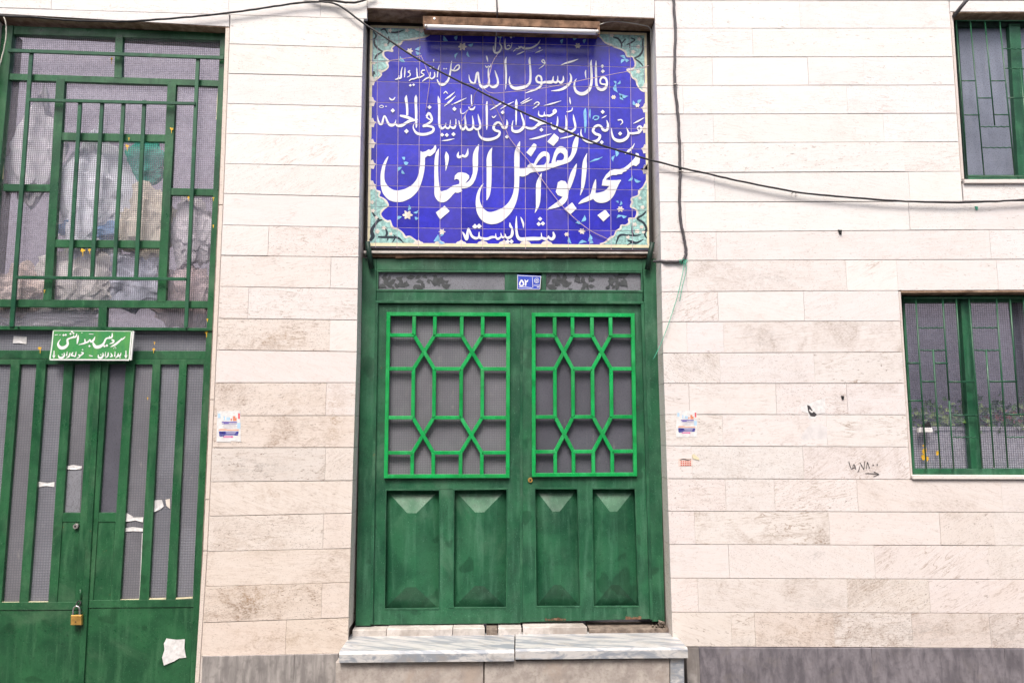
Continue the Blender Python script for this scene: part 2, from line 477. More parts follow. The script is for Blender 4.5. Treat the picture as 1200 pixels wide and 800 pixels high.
def smooth_path(pts, n):
    pts = [Vector(p) for p in pts]
    if len(pts) < 3:
        return [pts[0].lerp(pts[1], i / n) for i in range(n + 1)]
    out = []
    ext = [pts[0] * 2 - pts[1]] + pts + [pts[-1] * 2 - pts[-2]]
    for i in range(1, len(ext) - 2):
        p0, p1, p2, p3 = ext[i - 1:i + 3]
        for k in range(n):
            t = k / n
            out.append(0.5 * ((2 * p1) + (p2 - p0) * t + (2 * p0 - 5 * p1 + 4 * p2 - p3) * t * t + (3 * p1 - p0 - 3 * p2 + p3) * t ** 3))
    out.append(pts[-1])
    return out

# ------------------------------------------------------------------ ground
g = MB()
g.add([(-40, -40, 0), (40, -40, 0), (40, 40, 0), (-40, 40, 0)], [(0, 1, 2, 3)])
tag(g.build('pavement', m_pave), kind='structure')

# unseen house row added across the narrow street, behind the viewer: it keeps the low sky off the front
m_opp = plain_stone('opposite_plaster', (0.26, 0.235, 0.21), (0.36, 0.33, 0.30), (1, 1, 1), 2, 0.9)
g = MB()
g.box(-16, 16, -14, -9.5, 0, 6.2)
tag(g.build('added_house_row', m_opp), kind='structure')

# ------------------------------------------------------------------ the building front
bld = thing('building', 'cream travertine clad building front with grey stone plinth', 'building', (0, 0, 0))

# course joints: (y at the left, y at the right)
LX0, LX1 = 270.0, 420.0
LEFT = [(-55, -50), (-18.5, -13), (17.5, 22), (51.7, 56.2), (86.5, 90), (121.7, 125), (156.7, 160), (192, 195), (227, 230.7), (263.7, 266.7),
        (299.4, 301.2), (335.7, 338.4), (373.2, 375.1), (410, 411.9), (448.2, 448.2), (486.9, 486.7), (524.4, 524), (564, 562.8),
        (604, 600.8), (645.2, 642.0), (686, 681.6), (728.0, 722.8), (768, 764.8)]
RX0, RX1 = 775.0, 1200.0
RIGHT = [(-66, -66), (-32, -32.4), (1, 0.8), (33.4, 33), (67, 66.7), (100.5, 99.6), (134, 132.8), (167.6, 165.8), (202.5, 200.6), (237, 235.6),
         (272, 269), (305.4, 303.8), (341.7, 339.8), (377, 375.6), (413.6, 411.6), (449, 449), (485.5, 486), (522, 524.2), (560.6, 561.8),
         (598.7, 599.8), (637.5, 639), (676.8, 678.6), (716.8, 718.2), (757, 759)]
PIER_L = [(18, 270), (200, 263.5), (337, 257.5), (495, 250), (640, 243.5), (767, 235.5)]
PIER_R = [(10, 426.5), (231, 421), (411, 418), (524, 414.5), (728, 408.5), (766, 407.2)]
WALL_L = [(20, 767.5), (272, 774), (413, 777), (561, 782), (757, 788.6)]
UWIN = [(17, 1117), (214, 1130.5)]
LWIN = [(342, 1055.8), (561, 1070)]
LWIN_R = [(342, 1216), (561, 1240)]

def ly(k, x): return lerp(LEFT[k][0], LEFT[k][1], (x - LX0) / (LX1 - LX0))
def ry(k, x): return lerp(RIGHT[k][0], RIGHT[k][1], (x - RX0) / (RX1 - RX0))

def s2l(c): return tuple(((v / 255) / 12.92 if v / 255 <= 0.04045 else ((v / 255 + 0.055) / 1.055) ** 2.4) for v in c)

SPECIAL = {}                      # stones whose own colour stands out: (picture x, y) -> (srgb, vein strength)
for key in [((330, 545), (222, 208, 196), 1.6), ((320, 392), (236, 219, 205), 1.5), ((340, 505), (232, 210, 192), 1.5), ((320, 705), (228, 204, 182), 1.7),
            ((340, 467), (234, 214, 198), 1.3), ((320, 665), (236, 215, 196), 1.2), ((330, 280), (246, 232, 226), 0.9), ((325, 318), (243, 230, 222), 1.0),
            ((280, 355), (243, 228, 220), 0.9), ((345, 585), (238, 220, 204), 1.1), ((320, 622), (238, 221, 206), 0.8),
            ((900, 325), (243, 233, 229), 1.1), ((940, 395), (240, 229, 224), 1.3), ((810, 430), (242, 232, 227), 1.3), ((1080, 740), (224, 205, 194), 1.6),
            ((930, 740), (228, 206, 190), 1.3), ((1180, 740), (222, 206, 198), 1.5), ((1030, 740), (232, 219, 210), 1.6), ((1040, 695), (232, 217, 205), 1.2),
            ((900, 695), (236, 222, 213), 1.2), ((1080, 580), (243, 227, 219), 0.9), ((1130, 618), (236, 220, 210), 0.8), ((890, 618), (243, 232, 224), 1.4),
            ((830, 740), (236, 220, 206), 0.9), ((870, 740), (230, 205, 188), 1.1)]:
    SPECIAL[key[0]] = key[1:]

def stone_tone(cx, cy, left):
    for (sx, sy), (c, v) in SPECIAL.items():
        if abs(sx - cx) < 42 and abs(sy - cy) < 15:
            return tuple(q + (247 - q) * 0.52 + (0, -1, -1)[i] for i, q in enumerate(c)), v
    tab = [(0, (249, 246, 245)), (250, (249, 245, 244)), (400, (247, 241, 240)), (520, (247, 241, 239)), (640, (246, 239, 236)), (760, (244, 234, 230))]  # lower courses tanner; brighter light up the front is also put into the colour
    if left:
        tab = [(0, (249, 246, 244)), (250, (248, 243, 241)), (400, (246, 239, 236)), (520, (245, 236, 231)), (640, (244, 233, 225)), (760, (242, 229, 218))]
    c = tuple(interp([(t[0], t[1][i]) for t in tab], max(0, min(760, cy))) for i in range(3))
    j = random.uniform(-3, 2.5)
    return tuple(v + j + random.uniform(-1, 1) for v in c), (random.uniform(0.30, 0.62) if cy < 240 else random.uniform(0.35, 0.75) if cy < 420 else random.uniform(0.5, 1.05))

ALB = 0.80
def stone(pts, left=False, Y=0.0, name='stone', th=0.03, parent=None, tone=None):
    """a travertine slab: pts in picture positions, order tl, tr, br, bl"""
    cx = sum(p[0] for p in pts) / 4; cy = sum(p[1] for p in pts) / 4
    c, vein = tone or stone_tone(cx, cy, left)
    col = tuple(min(0.84, v * ALB) for v in s2l(c)) + (vein * 0.5,)
    h, w = random.uniform(0.24, 0.46), random.uniform(0.04, 0.16)      # bed joints gape, upright joints are tight
    (ax, ay), (bx, by), (cx, cy), (dx, dy_) = pts
    j = lambda: random.uniform(-0.10, 0.10)
    pts = [(ax + w, ay + h + j()), (bx - w, by + h + j()), (cx - w, cy - h + j()), (dx + w, dy_ - h + j())]
    dy = random.uniform(-0.0016, 0.0016)
    return MB().slab([xz(p, Y) for p in pts], Y + dy, th, 0.0008).build(name, m_trav, parent or bld, col)

def course(k, lines, xl, xr, joints, left=False):
    """lines: function giving the joint's y; xl, xr: functions giving the end x for a y"""
    def corner(x, kk):
        if callable(x):
            y = lines(kk, 600)
            for _ in range(3):
                y = lines(kk, x(y))
            return (x(y), y)
        return (x, lines(kk, x))
    xs = [xl] + list(joints) + [xr]
    for a, b in zip(xs[:-1], xs[1:]):
        def sl(x, kk):                      # joints lean with the picture's verticals
            if callable(x): return corner(x, kk)
            yy = lines(kk, x); ym = 0.5 * (lines(k, x) + lines(k + 1, x))
            x2 = x + (x - 585) * 0.000142 * (yy - ym)
            return (x2, lines(kk, x2))
        stone([sl(a, k), sl(b, k), sl(b, k + 1), sl(a, k + 1)], left)

pier_l = lambda y: interp(PIER_L, y)
pier_r = lambda y: interp(PIER_R, y)
wall_l = lambda y: interp(WALL_L, y)
uwin = lambda y: interp(UWIN, y) - 4.0
lwin = lambda y: interp(LWIN, y) - 3.0
lwin_r = lambda y: interp(LWIN_R, y)

LJ = {2: [], 3: [], 9: [314.4], 10: [387.5], 11: [291], 12: [386.4], 14: [381.9], 16: [381.2], 18: [378.8], 20: [376.8], 21: [334.8]}
for k in range(2, 22):
    course(k, ly, pier_l, pier_r, LJ.get(k, []), True)
RJ = {2: [835, 937.4], 3: [882], 4: [835, 947, 1012], 5: [800.5, 992.5], 6: [836, 1035.6], 7: [801, 1059], 8: [837.6, 1065.6], 9: [803, 1065.6, 1143, 1262],
      10: [839.5, 1160.5, 1290], 11: [804.7, 991.8, 1051.5, 1169, 1280], 12: [841.4, 942.3], 13: [805, 848], 14: [843.6, 954.4], 15: [807.7, 909.6, 992.9],
      16: [847, 969], 17: [811.3, 941.5], 18: [850.6, 907.8, 1005, 1174, 1270], 19: [814.3, 972, 1101.8, 1165, 1290], 20: [854.2, 1024.8, 1159, 1275],
      21: [818, 992.9, 1089.3, 1159.7, 1280], 22: [857.2, 884.7, 977.5, 1069, 1160.4, 1270]}
for k in range(2, 23):
    if k <= 8:
        course(k, ry, wall_l, uwin, RJ[k])
    elif 12 <= k <= 17:
        course(k, ry, wall_l, lwin, RJ[k])
        course(k, ry, lwin_r, 1330, [1290 if k % 2 else 1262])
    else:
        course(k, ry, wall_l, 1330, RJ[k])
# above and under the upper window
stone([(1113, -32), (1330, -32), (1330, 0), (1113, 0)])
stone([(1113, 1), (1330, 1), (1330, 14.2), (1113, 14.2)])
stone([(1128, 215.5), (1330, 215.5), (1330, 235.3), (1129.5, 235.5)])
# band over door and gate, carried on beyond the picture's upper edge
for a, b in ((-140, 60), (60, 268), (268, 375.5), (375.5, 430)):
    stone([(a, ly(1, a)), (b, ly(1, b)), (b, ly(2, b)), (a, ly(2, a))], True)
for a, b in ((-140, 10), (10, 210), (210, 340), (340, 430)):
    stone([(a, ly(0, a)), (b, ly(0, b)), (b, ly(1, b)), (a, ly(1, a))], True)
stone([(-140, ly(2, -140)), (268.5, ly(2, 268.5)), (268.5, 31.6), (-140, 8.5)], True)
for a, b in ((430.5, 560), (560, 692), (692, 767)):
    stone([(a, -22), (b, -20), (b, lerp(9.5, 21.5, (b - 428) / 339)), (a, lerp(9.5, 21.5, (a - 428) / 339))], True)
for a, b in ((430.5, 610), (610, 767)):
    stone([(a, -56), (b, -55), (b, -20.5), (a, -22.5)], True)
for k in (0, 1):
    course(k, ry, 768, 1113, [800 + 70 * k, 960])
stone([(1113, -66), (1330, -66), (1330, -33), (1113, -33)])
# left of the gate
for k in range(2, 22):
    x1 = lambda y: -8 - 0.083 * (y - 40)
    ya, yb = lerp(LEFT[k][0], LEFT[k][1], -2.0), lerp(LEFT[k + 1][0], LEFT[k + 1][1], -2.0)
    stone([(x1(ya) - 120, ya - 3), (x1(ya), ya), (x1(yb), yb), (x1(yb) - 120, yb - 3)], True)

# narrow stone strips round the openings
def strip(pts, Y=-0.004, th=0.06, tone=((238, 226, 216), 0.5)):
    poly = [xz(p, Y) for p in pts]
    col = tuple(v * ALB for v in s2l(tone[0])) + (tone[1] * .5,)
    return MB().slab(poly, Y, th, 0.0012).build('edge_strip', m_trav, bld, col)
ys = [32, 240, 468, 585, 645, 800, 830]
for a, b in zip(ys[:-1], ys[1:]):
    strip([(pier_l(a) - 5.2, a + .8), (pier_l(a) - 0.6, a + .8), (pier_l(b) - 0.6, b - .4), (pier_l(b) - 5.2, b - .4)])
def win_edge(tab, y0, y1, w):
    e = lambda y: interp(tab, y)
    strip([(e(y0) - w, y0), (e(y0) - .2, y0), (e(y1) - .2, y1), (e(y1) - w, y1)], tone=((232, 222, 216), 0.5))
win_edge(UWIN, 14.6, 209.6, 3.0)
win_edge(LWIN, 341.6, 560, 2.6)

# backing masonry behind the slabs (openings left free)
bk = MB()
def back_box(pts, Y0=0.031, Y1=0.34):
    bk.slab([xz(p, 0.031) for p in pts], Y0, Y1 - Y0)
back_box([(-140, -64), (1330, -66), (1330, 0.5), (-140, -1)])
back_box([(-140, -2), (271, 16), (271, 32), (-140, 9)])
back_box([(266, 14), (425, 18), (406, 766), (231, 769)])
back_box([(425, -1), (769, 1), (768, 21), (427, 9)])
back_box([(769, 1), (1115, 1), (1130, 218), (1330, 218), (1330, 340), (1054, 342), (1068, 562), (1330, 562), (1330, 760), (789, 758)])
back_box([(1217, 338), (1330, 338), (1330, 564), (1242, 564)])
back_box([(1113, 0.5), (1330, 0.5), (1330, 14), (1115, 14)])
x1 = lambda y: -8 - 0.083 * (y - 40)
back_box([(-140, 8), (x1(20), 20), (x1(790), 790), (-200, 790)])
bk.build('backing_wall', m_mortar, bld)

# reveal slabs of the door recess, one to a course
for k in range(2, 22):
    y0, y1 = ly(k, 420), ly(k + 1, 418)
    if y1 > 738: y1 = 738
    a, b = P(pier_r(y0), y0, 0), P(pier_r(y1), y1, 0)
    col, v = stone_tone(0, 150 + y0 * 0.7, True)
    v = tuple(c * ALB * 1.02 for c in s2l(col)) + (0.4,)
    e = 0.0012
    MB().add([(a.x - .02, .033, a.z - e), (a.x - .003, .033, a.z - e), (b.x - .003, .033, b.z + e), (b.x - .02, .033, b.z + e),
              (a.x - .02, .30, a.z - e), (a.x - .003, .30, a.z - e), (b.x - .003, .30, b.z + e), (b.x - .02, .30, b.z + e)],
             [(0, 3, 2, 1), (1, 2, 6, 5), (4, 5, 6, 7), (0, 1, 5, 4), (3, 7, 6, 2)]).build('reveal_stone', m_trav, bld, v)
for k in range(2, 23):
    y0, y1 = max(ry(k, 775), 22.5), ry(k + 1, 775)
    a, b = P(wall_l(y0), y0, 0), P(wall_l(y1), y1, 0)
    col, v = stone_tone(0, 150 + y0 * 0.75, True)
    v = tuple(c * ALB * 1.02 for c in s2l(col)) + (0.4,)
    e = 0.0012
    MB().add([(a.x + .02, .033, a.z - e), (a.x + .003, .033, a.z - e), (b.x + .003, .033, b.z + e), (b.x + .02, .033, b.z + e),
              (a.x + .02, .30, a.z - e), (a.x + .003, .30, a.z - e), (b.x + .003, .30, b.z + e), (b.x + .02, .30, b.z + e)],
             [(1, 2, 3, 0), (5, 6, 2, 1), (7, 6, 5, 4), (4, 5, 1, 0), (2, 6, 7, 3)]).build('reveal_stone', m_trav, bld, v)

# soffits
def soffit(pa, pb, y1, th=0.02, mat=None, drop=0.001):
    a, b = P(*pa, 0), P(*pb, 0)
    MB().add([(a.x, .004, a.z - drop), (b.x, .004, b.z - drop), (b.x, y1, b.z - drop), (a.x, y1, a.z - drop),
              (a.x, .004, a.z + th), (b.x, .004, b.z + th), (b.x, y1, b.z + th), (a.x, y1, a.z + th)],
             [(3, 2, 1, 0), (4, 5, 6, 7), (0, 1, 5, 4), (1, 2, 6, 5), (2, 3, 7, 6), (3, 0, 4, 7)]).build('soffit_slab', mat or m_soffit, bld)
soffit((428, 10), (767, 22), .30)
soffit((-10, 15.2), (268, 32.2), .16)
soffit((1117.5, 15), (1330, 15), .2)
soffit((1056, 342.6), (1217, 341.6), .2)

# window sills and jamb linings
def lining(tab, y0, y1, outward, depth=0.2):
    a, b = P(interp(tab, y0), y0, 0), P(interp(tab, y1), y1, 0)
    s = outward
    MB().add([(a.x, .004, a.z), (a.x + s * .03, .004, a.z), (b.x + s * .03, .004, b.z), (b.x, .004, b.z),
              (a.x, depth, a.z), (a.x + s * .03, depth, a.z), (b.x + s * .03, depth, b.z), (b.x, depth, b.z)],
             [(0, 1, 2, 3), (0, 3, 7, 4), (4, 7, 6, 5), (1, 5, 6, 2), (0, 4, 5, 1), (3, 2, 6, 7)]).build('jamb_lining', m_trav, bld, (.66, .61, .58, .3))
lining(UWIN, 16, 212, -1)
lining(LWIN, 343, 559, -1)
lining(LWIN_R, 343, 559, 1)
lining([(32, 267.5), (800, 231.5)], 33, 830, 1, .16)
lining([(20, -7), (800, -71)], 20, 830, -1, .16)
for pts in ([(1130, 210.2), (1330, 209.6), (1330, 214.4), (1131, 214.6)], [(1068.6, 556.6), (1242, 557.2), (1242, 561.4), (1070, 561.2)]):
    poly = [xz(p, -0.018) for p in pts]
    MB().slab(poly, -0.018, 0.20, 0.002).build('window_sill', m_trav, bld, (.72, .67, .64, .2))

# plinth
def plinth(pts, mat, Y=-0.012):
    poly = offset([xz(p, Y) for p in pts][::-1], 0.0012) if area([xz(p, Y) for p in pts]) < 0 else offset([xz(p, Y) for p in pts], 0.0012)
    return MB().slab(poly, Y, 0.3, 0.002).build('plinth_stone', mat, bld)
zb = P(600, 822, 0)[2]
for a, b, m in ((237, 345, m_plinth_l), (345, 397, m_plinth_l)):
    plinth([(a, lerp(768.5, 765.5, (a - 237) / 160)), (b, lerp(768.5, 765.5, (b - 237) / 160)), (b - 2, 838), (a - 3, 838)], m)
for a, b, m in ((804, 819, m_plinth_l), (819, 1021, m_plinth_d), (1021, 1177, m_plinth_d), (1177, 1330, m_plinth_d)):
    plinth([(a, 758.2 + (a - 804) * 0.0035), (b, 758.2 + (b - 804) * 0.0035), (b + 6, 838), (a + 3, 838)], m, -0.012 if a > 810 else -0.008)

# entrance room behind the door, roofless yards behind the gate and the windows
rm = MB()
rm.box(-1.85, 1.6, 3.2, 3.3, -0.1, 4.7)
rm.box(-1.85, 1.6, .36, 3.2, -0.15, -0.05)
rm.box(-1.85, 1.6, .36, 3.2, 4.6, 4.7)
rm.box(-1.95, -1.85, .36, 3.3, -0.1, 4.7)
rm.box(1.6, 1.7, .36, 3.3, -0.1, 4.7)
rm.box(1.7, 5.2, 2.2, 2.3, -0.1, 4.7)
rm.box(5.2, 5.3, .36, 2.3, -0.1, 4.7)
rm.box(-6.2, -1.95, 2.6, 2.7, -0.1, 6.6)
rm.box(-6.3, -6.2, .36, 2.7, -0.1, 6.6)
rm.build('room_shell', m_room, bld)

# ------------------------------------------------------------------ flat pieces of glaze, paint and print
def tri_fan(poly):
    import mathutils
    t = mathutils.geometry.tessellate_polygon([[Vector((p[0], p[1], 0)) for p in poly]])
    return [[poly[i] for i in f] for f in t]

def orient(t):
    return t if area(t) < 0 else t[::-1]          # picture y runs down

def clip_convex(sub, clip):
    out = list(sub)
    n = len(clip)
    for i in range(n):
        if not out: return []
        a, b = clip[i], clip[(i + 1) % n]
        inp, out = out, []
        def side(p): return (b[0] - a[0]) * (p[1] - a[1]) - (b[1] - a[1]) * (p[0] - a[0])
        for j in range(len(inp)):
            p, q = inp[j - 1], inp[j]
            sp, sq = side(p), side(q)
            if (sp >= 0) != (sq >= 0):
                t = sp / (sp - sq)
                out.append((p[0] + (q[0] - p[0]) * t, p[1] + (q[1] - p[1]) * t))
            if sq >= 0: out.append(q)
    return out

class Flat:
    """flat shapes in picture positions, laid on a plane; cells: convex outlines they are cut to (tile by tile)"""
    def __init__(self, Y, cells=None, base=0.0004):
        self.Y, self.cells, self.h, self.mb = Y, cells, base, MB()
    def tri(self, t, lift=0.0):
        t = orient([(p[0], p[1]) for p in t])
        if abs(area(t)) < 1e-4: return
        Y = self.Y - self.h - lift
        if self.cells is None:
            got = [t]
        else:
            x0, x1 = min(p[0] for p in t), max(p[0] for p in t)
            y0, y1 = min(p[1] for p in t), max(p[1] for p in t)
            got = []
            for c, (a0, a1, b0, b1) in self.cells:
                if x1 < a0 or x0 > a1 or y1 < b0 or y0 > b1: continue
                r = clip_convex(t, c)
                if len(r) > 2 and abs(area(r)) > 1e-3: got.append(r)
        for r in got:
            r = orient(r)
            self.mb.add([P(p[0], p[1], Y) for p in r], [tuple(range(len(r)))])
    def poly(self, pts):
        for t in tri_fan(pts): self.tri(t)
        self.h += 0.00006
        return self
    def stroke(self, pts, n=5):
        pp = smooth_path([Vector(p) for p in pts], n)
        L, R = [], []
        m = len(pp)
        for i, p in enumerate(pp):
            t = pp[min(i + 1, m - 1)] - pp[max(i - 1, 0)]
            t = Vector((t.x, t.y))
            if t.length < 1e-6: t = Vector((1, 0))
            t.normalize()
            w = max(0.02, p.z) / 2
            L.append((p.x - t.y * w, p.y + t.x * w)); R.append((p.x + t.y * w, p.y - t.x * w))
        for i in range(m - 1):
            self.tri([L[i], L[i + 1], R[i + 1]], 2.2e-5 * (i % 8))
            self.tri([L[i], R[i + 1], R[i]], 2.2e-5 * (i % 8))
        self.h += 0.00006
        return self
    def build(self, name, mat, parent, color=None):
        if self.mb.v:
            return self.mb.build(name, mat, parent, color)

def crop(ox, oy, s):
    def S(*pts, k=1.0):
        return [(ox + p[0] / s, oy + p[1] / s, p[2] / s * k) if len(p) == 3 else (ox + p[0] / s, oy + p[1] / s) for p in pts]
    return S

def diamond(c, r, s=1.0):
    x, y = c
    return [(x, y - r), (x + r * s, y), (x, y + r), (x - r * s, y)]

# ------------------------------------------------------------------ tiled inscription over the door
TY = 0.155
b0 = P(595, 293, TY)
panel = thing('tile_panel', 'blue glazed tile inscription with white calligraphy above the green double door', 'tile sign', b0)
def col_x(i, y):
    t = (y - 60) / 205.0
    return lerp(442.5 + 24.67 * i, 440.4 + 25.05 * i, t)
def row_y(k, x):
    return lerp(46.8 + 24.4 * k, 54.9 + 23.95 * k, (x - 440) / 300.0)
def edge_l(y): return lerp(433.6, 430.4, (y - 35) / 255)
def edge_r(y): return lerp(757.8, 761.0, (y - 35) / 255)
def edge_t(x): return lerp(29.5, 38.8, (x - 433) / 325)
def edge_b(x): return lerp(290.0, 293.2, (x - 430) / 330)
def gx(i, y): return edge_l(y) if i < 0 else (edge_r(y) if i > 12 else col_x(i, y))
def gy(k, x): return edge_t(x) if k < 0 else (edge_b(x) if k > 9 else row_y(k, x))
def gpt(i, k):
    x, y = 600.0, 160.0
    for _ in range(4):
        x = gx(i, y); y = gy(k, x)
    return (x, y)
CELLS = []
GAP = 0.27
for k in range(-1, 10):
    for i in range(-1, 13):
        q = [gpt(i, k), gpt(i + 1, k), gpt(i + 1, k + 1), gpt(i, k + 1)]
        q = [(q[0][0] + GAP, q[0][1] + GAP), (q[1][0] - GAP, q[1][1] + GAP), (q[2][0] - GAP, q[2][1] - GAP), (q[3][0] + GAP, q[3][1] - GAP)]
        dy = random.uniform(-0.0002, 0.0002)
        MB().slab([xz(p, TY) for p in q], TY + dy, 0.008, 0.0006).build('tile', m_tile, panel)
        cl = q if area(q) > 0 else q[::-1]
        xs_, ys_ = [p[0] for p in q], [p[1] for p in q]
        CELLS.append((cl, (min(xs_), max(xs_), min(ys_), max(ys_))))
MB().quad([gpt(-1, -1), gpt(13, -1), gpt(13, 10), gpt(-1, 10)], TY + 0.0014, 0.012).build('grout_bed', m_grout, panel)

# painted border and corner ornaments
def tflat(base): return Flat(TY, CELLS, base)
f = tflat(0.0005)
L4 = [gpt(-1, -1), gpt(13, -1), gpt(13, 10), gpt(-1, 10)]
I4 = [(L4[0][0] + 3.2, L4[0][1] + 3.2), (L4[1][0] - 3.0, L4[1][1] + 3.0), (L4[2][0] - 3.0, L4[2][1] - 8.5), (L4[3][0] + 3.2, L4[3][1] - 5.8)]
for i in range(4):
    j = (i + 1) % 4
    if i != 2: f.poly([L4[i], L4[j], I4[j], I4[i]])
f.poly([(431, 284.4), (761, 287.0), (761, 290.4), (431, 288.4)])
f.build('cream_border', m_cream, panel)
f = tflat(0.0007)
f.poly([(430.5, 288.6), (761, 290.6), (761, 293.2), (430.5, 290)])
f.build('dark_border', m_vine, panel)

BL = [(434, 212), (438, 216), (441, 223), (445, 225), (444, 230), (449, 232.5), (452.5, 236), (455, 241), (451, 244), (447.5, 247), (446, 251), (449, 256), (454, 259.5),
      (457, 258.5), (458, 261), (460, 266.5), (466, 268.5), (472, 273), (475, 278), (480, 277), (486, 281), (491, 284.6)]
BR = [(758, 212), (756, 215), (753, 220), (749, 224), (748, 229), (740, 232.5), (741, 237), (739, 242.5), (745, 245), (747, 250), (744, 255.6), (737, 256), (737.5, 261),
      (733, 264), (728, 264), (727, 268), (722, 271), (720, 276), (715, 279), (709, 284), (703, 286)]
TL = [(437, 96), (443, 92), (447, 88), (446, 85), (452, 82), (455, 78), (453, 73), (456, 72), (451, 67.5), (449, 64), (450, 60.5), (455, 59.5), (460, 60), (459, 57), (463, 53),
      (469, 52), (472, 48), (480, 46.5), (487, 45.5), (492, 44.5), (500, 43), (505, 38.5), (510, 35.2)]
TR = [(700, 40.4), (705, 45.3), (709, 50), (716, 53), (722, 56), (728, 58), (733, 61), (735, 66.5), (741, 66.5), (744, 71), (744.5, 76), (742, 80.5), (735, 82), (739, 86), (741, 91),
      (745.5, 94), (747, 100), (751, 105.5), (755, 107)]
f = tflat(0.0010)
for q in (BL + [(434, 284.6)], BR + [(758, 287)], TL + [(437, 33.0)], TR + [(755, 42)]):
    tflat(0.0010).poly(q).build('corner_ornament', m_turq, panel)
def scallop(q): tflat(0.0015).poly(q).build('scallop', m_blush, panel)
for c in (BL, BR, TL, TR):
    tflat(0.0016).stroke([(x, y, 1.7 + (i % 3 == 0) * 0.9) for i, (x, y) in enumerate(c)], 3).build('ornament_outline', m_blush, panel)
# scalloped white edging along the sides, a bump at each joint
for k in range(2, 8):
    y = row_y(k, 434)
    scallop([(433, y - 7), (435, y - 5), (437, y - 6), (438.6, y - 2), (440.8, y - 1), (439, y + 1.5), (438, y + 5), (435, y + 4.5), (433, y + 7)])
    y = row_y(k - (k > 6), 757)
    scallop([(759, y - 7), (757, y - 5), (755, y - 6), (753.6, y - 2), (751, y - 1), (753, y + 1.5), (754, y + 5), (757, y + 4.5), (759, y + 7)])
for i in range(2, 9):
    x = col_x(i, 285)
    scallop([(x - 7, 286), (x - 5, 283.5), (x - 2, 282.5), (x, 280.6), (x + 2, 282.6), (x + 5, 283.8), (x + 7, 286.5)])
    x = col_x(i, 40) + 2; y = edge_t(x) + 2
    scallop([(x - 9, y), (x - 6, y + 3), (x - 2, y + 3.6), (x, y + 6), (x + 2, y + 3.8), (x + 6, y + 3), (x + 9, y)])
E = crop(430, 230, 10)
for s in ([(35, 520, 30), (70, 470, 45), (55, 410, 40), (80, 350, 32), (130, 290, 30), (180, 275, 14)], [(60, 175, 16), (90, 230, 24), (140, 270, 24)],
          [(130, 475, 20), (210, 480, 26), (300, 480, 24), (370, 490, 26), (430, 545, 8)], [(215, 370, 10), (235, 430, 28), (215, 480, 16)], [(300, 540, 8), (330, 480, 20), (310, 450, 8)],
          [(240, 520, 8), (250, 480, 20)]):
    tflat(0.0020).stroke(E(*s)).build('vine', m_vine, panel)
G = crop(650, 230, 10)
for s in ([(1070, 180, 16), (1030, 220, 22), (970, 262, 24), (1040, 310, 24), (1075, 380, 28), (1055, 440, 24), (1080, 495, 10)], [(715, 565, 8), (760, 460, 26), (850, 455, 18), (940, 460, 20), (1010, 450, 10)],
          [(850, 512, 10), (900, 530, 28), (960, 545, 26), (1040, 505, 8)], [(905, 345, 10), (910, 420, 20), (935, 465, 14)], [(850, 572, 8), (905, 540, 20)]):
    tflat(0.0020).stroke(G(*s)).build('vine', m_vine, panel)
H1 = crop(430, 25, 9.41)
for s in ([(150, 100, 14), (195, 90, 20), (230, 140, 12)], [(80, 190, 14), (85, 260, 22), (130, 310, 22), (175, 335, 14)], [(240, 120, 10), (320, 125, 22), (410, 98, 10)], [(235, 165, 8), (245, 220, 22), (225, 265, 8)],
          [(175, 335, 10), (110, 375, 22), (85, 420, 14)], [(70, 110, 10), (100, 160, 22), (85, 195, 14)], [(65, 610, 16), (75, 560, 22), (90, 590, 10)]):
    tflat(0.0020).stroke(H1(*s)).build('vine', m_vine, panel)
H3 = crop(640, 35, 9.23)
for s in ([(725, 80, 12), (780, 100, 20), (815, 150, 20), (815, 195, 14)], [(815, 150, 14), (860, 100, 14)], [(915, 90, 12), (960, 110, 16), (920, 140, 18), (870, 165, 12)], [(1050, 90, 10), (1045, 150, 18), (1045, 220, 20), (1010, 280, 22), (950, 310, 12)],
          [(960, 315, 12), (1010, 350, 18), (1050, 395, 12)], [(905, 200, 10), (905, 150, 14)]):
    tflat(0.0020).stroke(H3(*s)).build('vine', m_vine, panel)

# sprigs of blossom and leaf
def blossom(fl, cx, cy, r, petals=6, seed=0):
    rr = random.Random(seed)
    pts = []
    for i in range(petals * 4):
        a = 2 * pi * i / (petals * 4)
        q = r * (0.78 + 0.22 * cos(petals * a)) * rr.uniform(0.92, 1.08)
        pts.append((cx + q * cos(a), cy + q * sin(a) * 0.9))
    fl.poly(pts)
def leafp(fl, cx, cy, l, w, a, bend=0.2):
    d, n_ = (cos(a), sin(a)), (-sin(a), cos(a))
    pts = []
    prof = [(0, 0), (.2, .55), (.45, 1), (.7, .8), (1, 0), (.7, -.5), (.45, -.75), (.2, -.4)]
    for t, s in prof:
        o_ = bend * l * sin(pi * t)
        pts.append((cx + d[0] * l * t + n_[0] * (s * w / 2 + o_), cy + d[1] * l * t + n_[1] * (s * w / 2 + o_)))
    fl.poly(pts)
fw, fb, fs = tflat(0.0022), tflat(0.0020), tflat(0.0024)
for (x, y, r) in ((477.5, 252, 6.4), (542, 55, 5.5), (480, 60, 4.2), (727, 245, 4.2), (518, 271.5, 4), (682, 271, 4.2), (677, 54, 4), (664, 274.5, 3), (747, 123.5, 3.2), (719, 114, 3.2), (455, 222, 0)):
    if r:
        fw = tflat(0.0024); blossom(fw, x, y, r, 6, int(x)); fw.build('blossom', m_blush, panel)
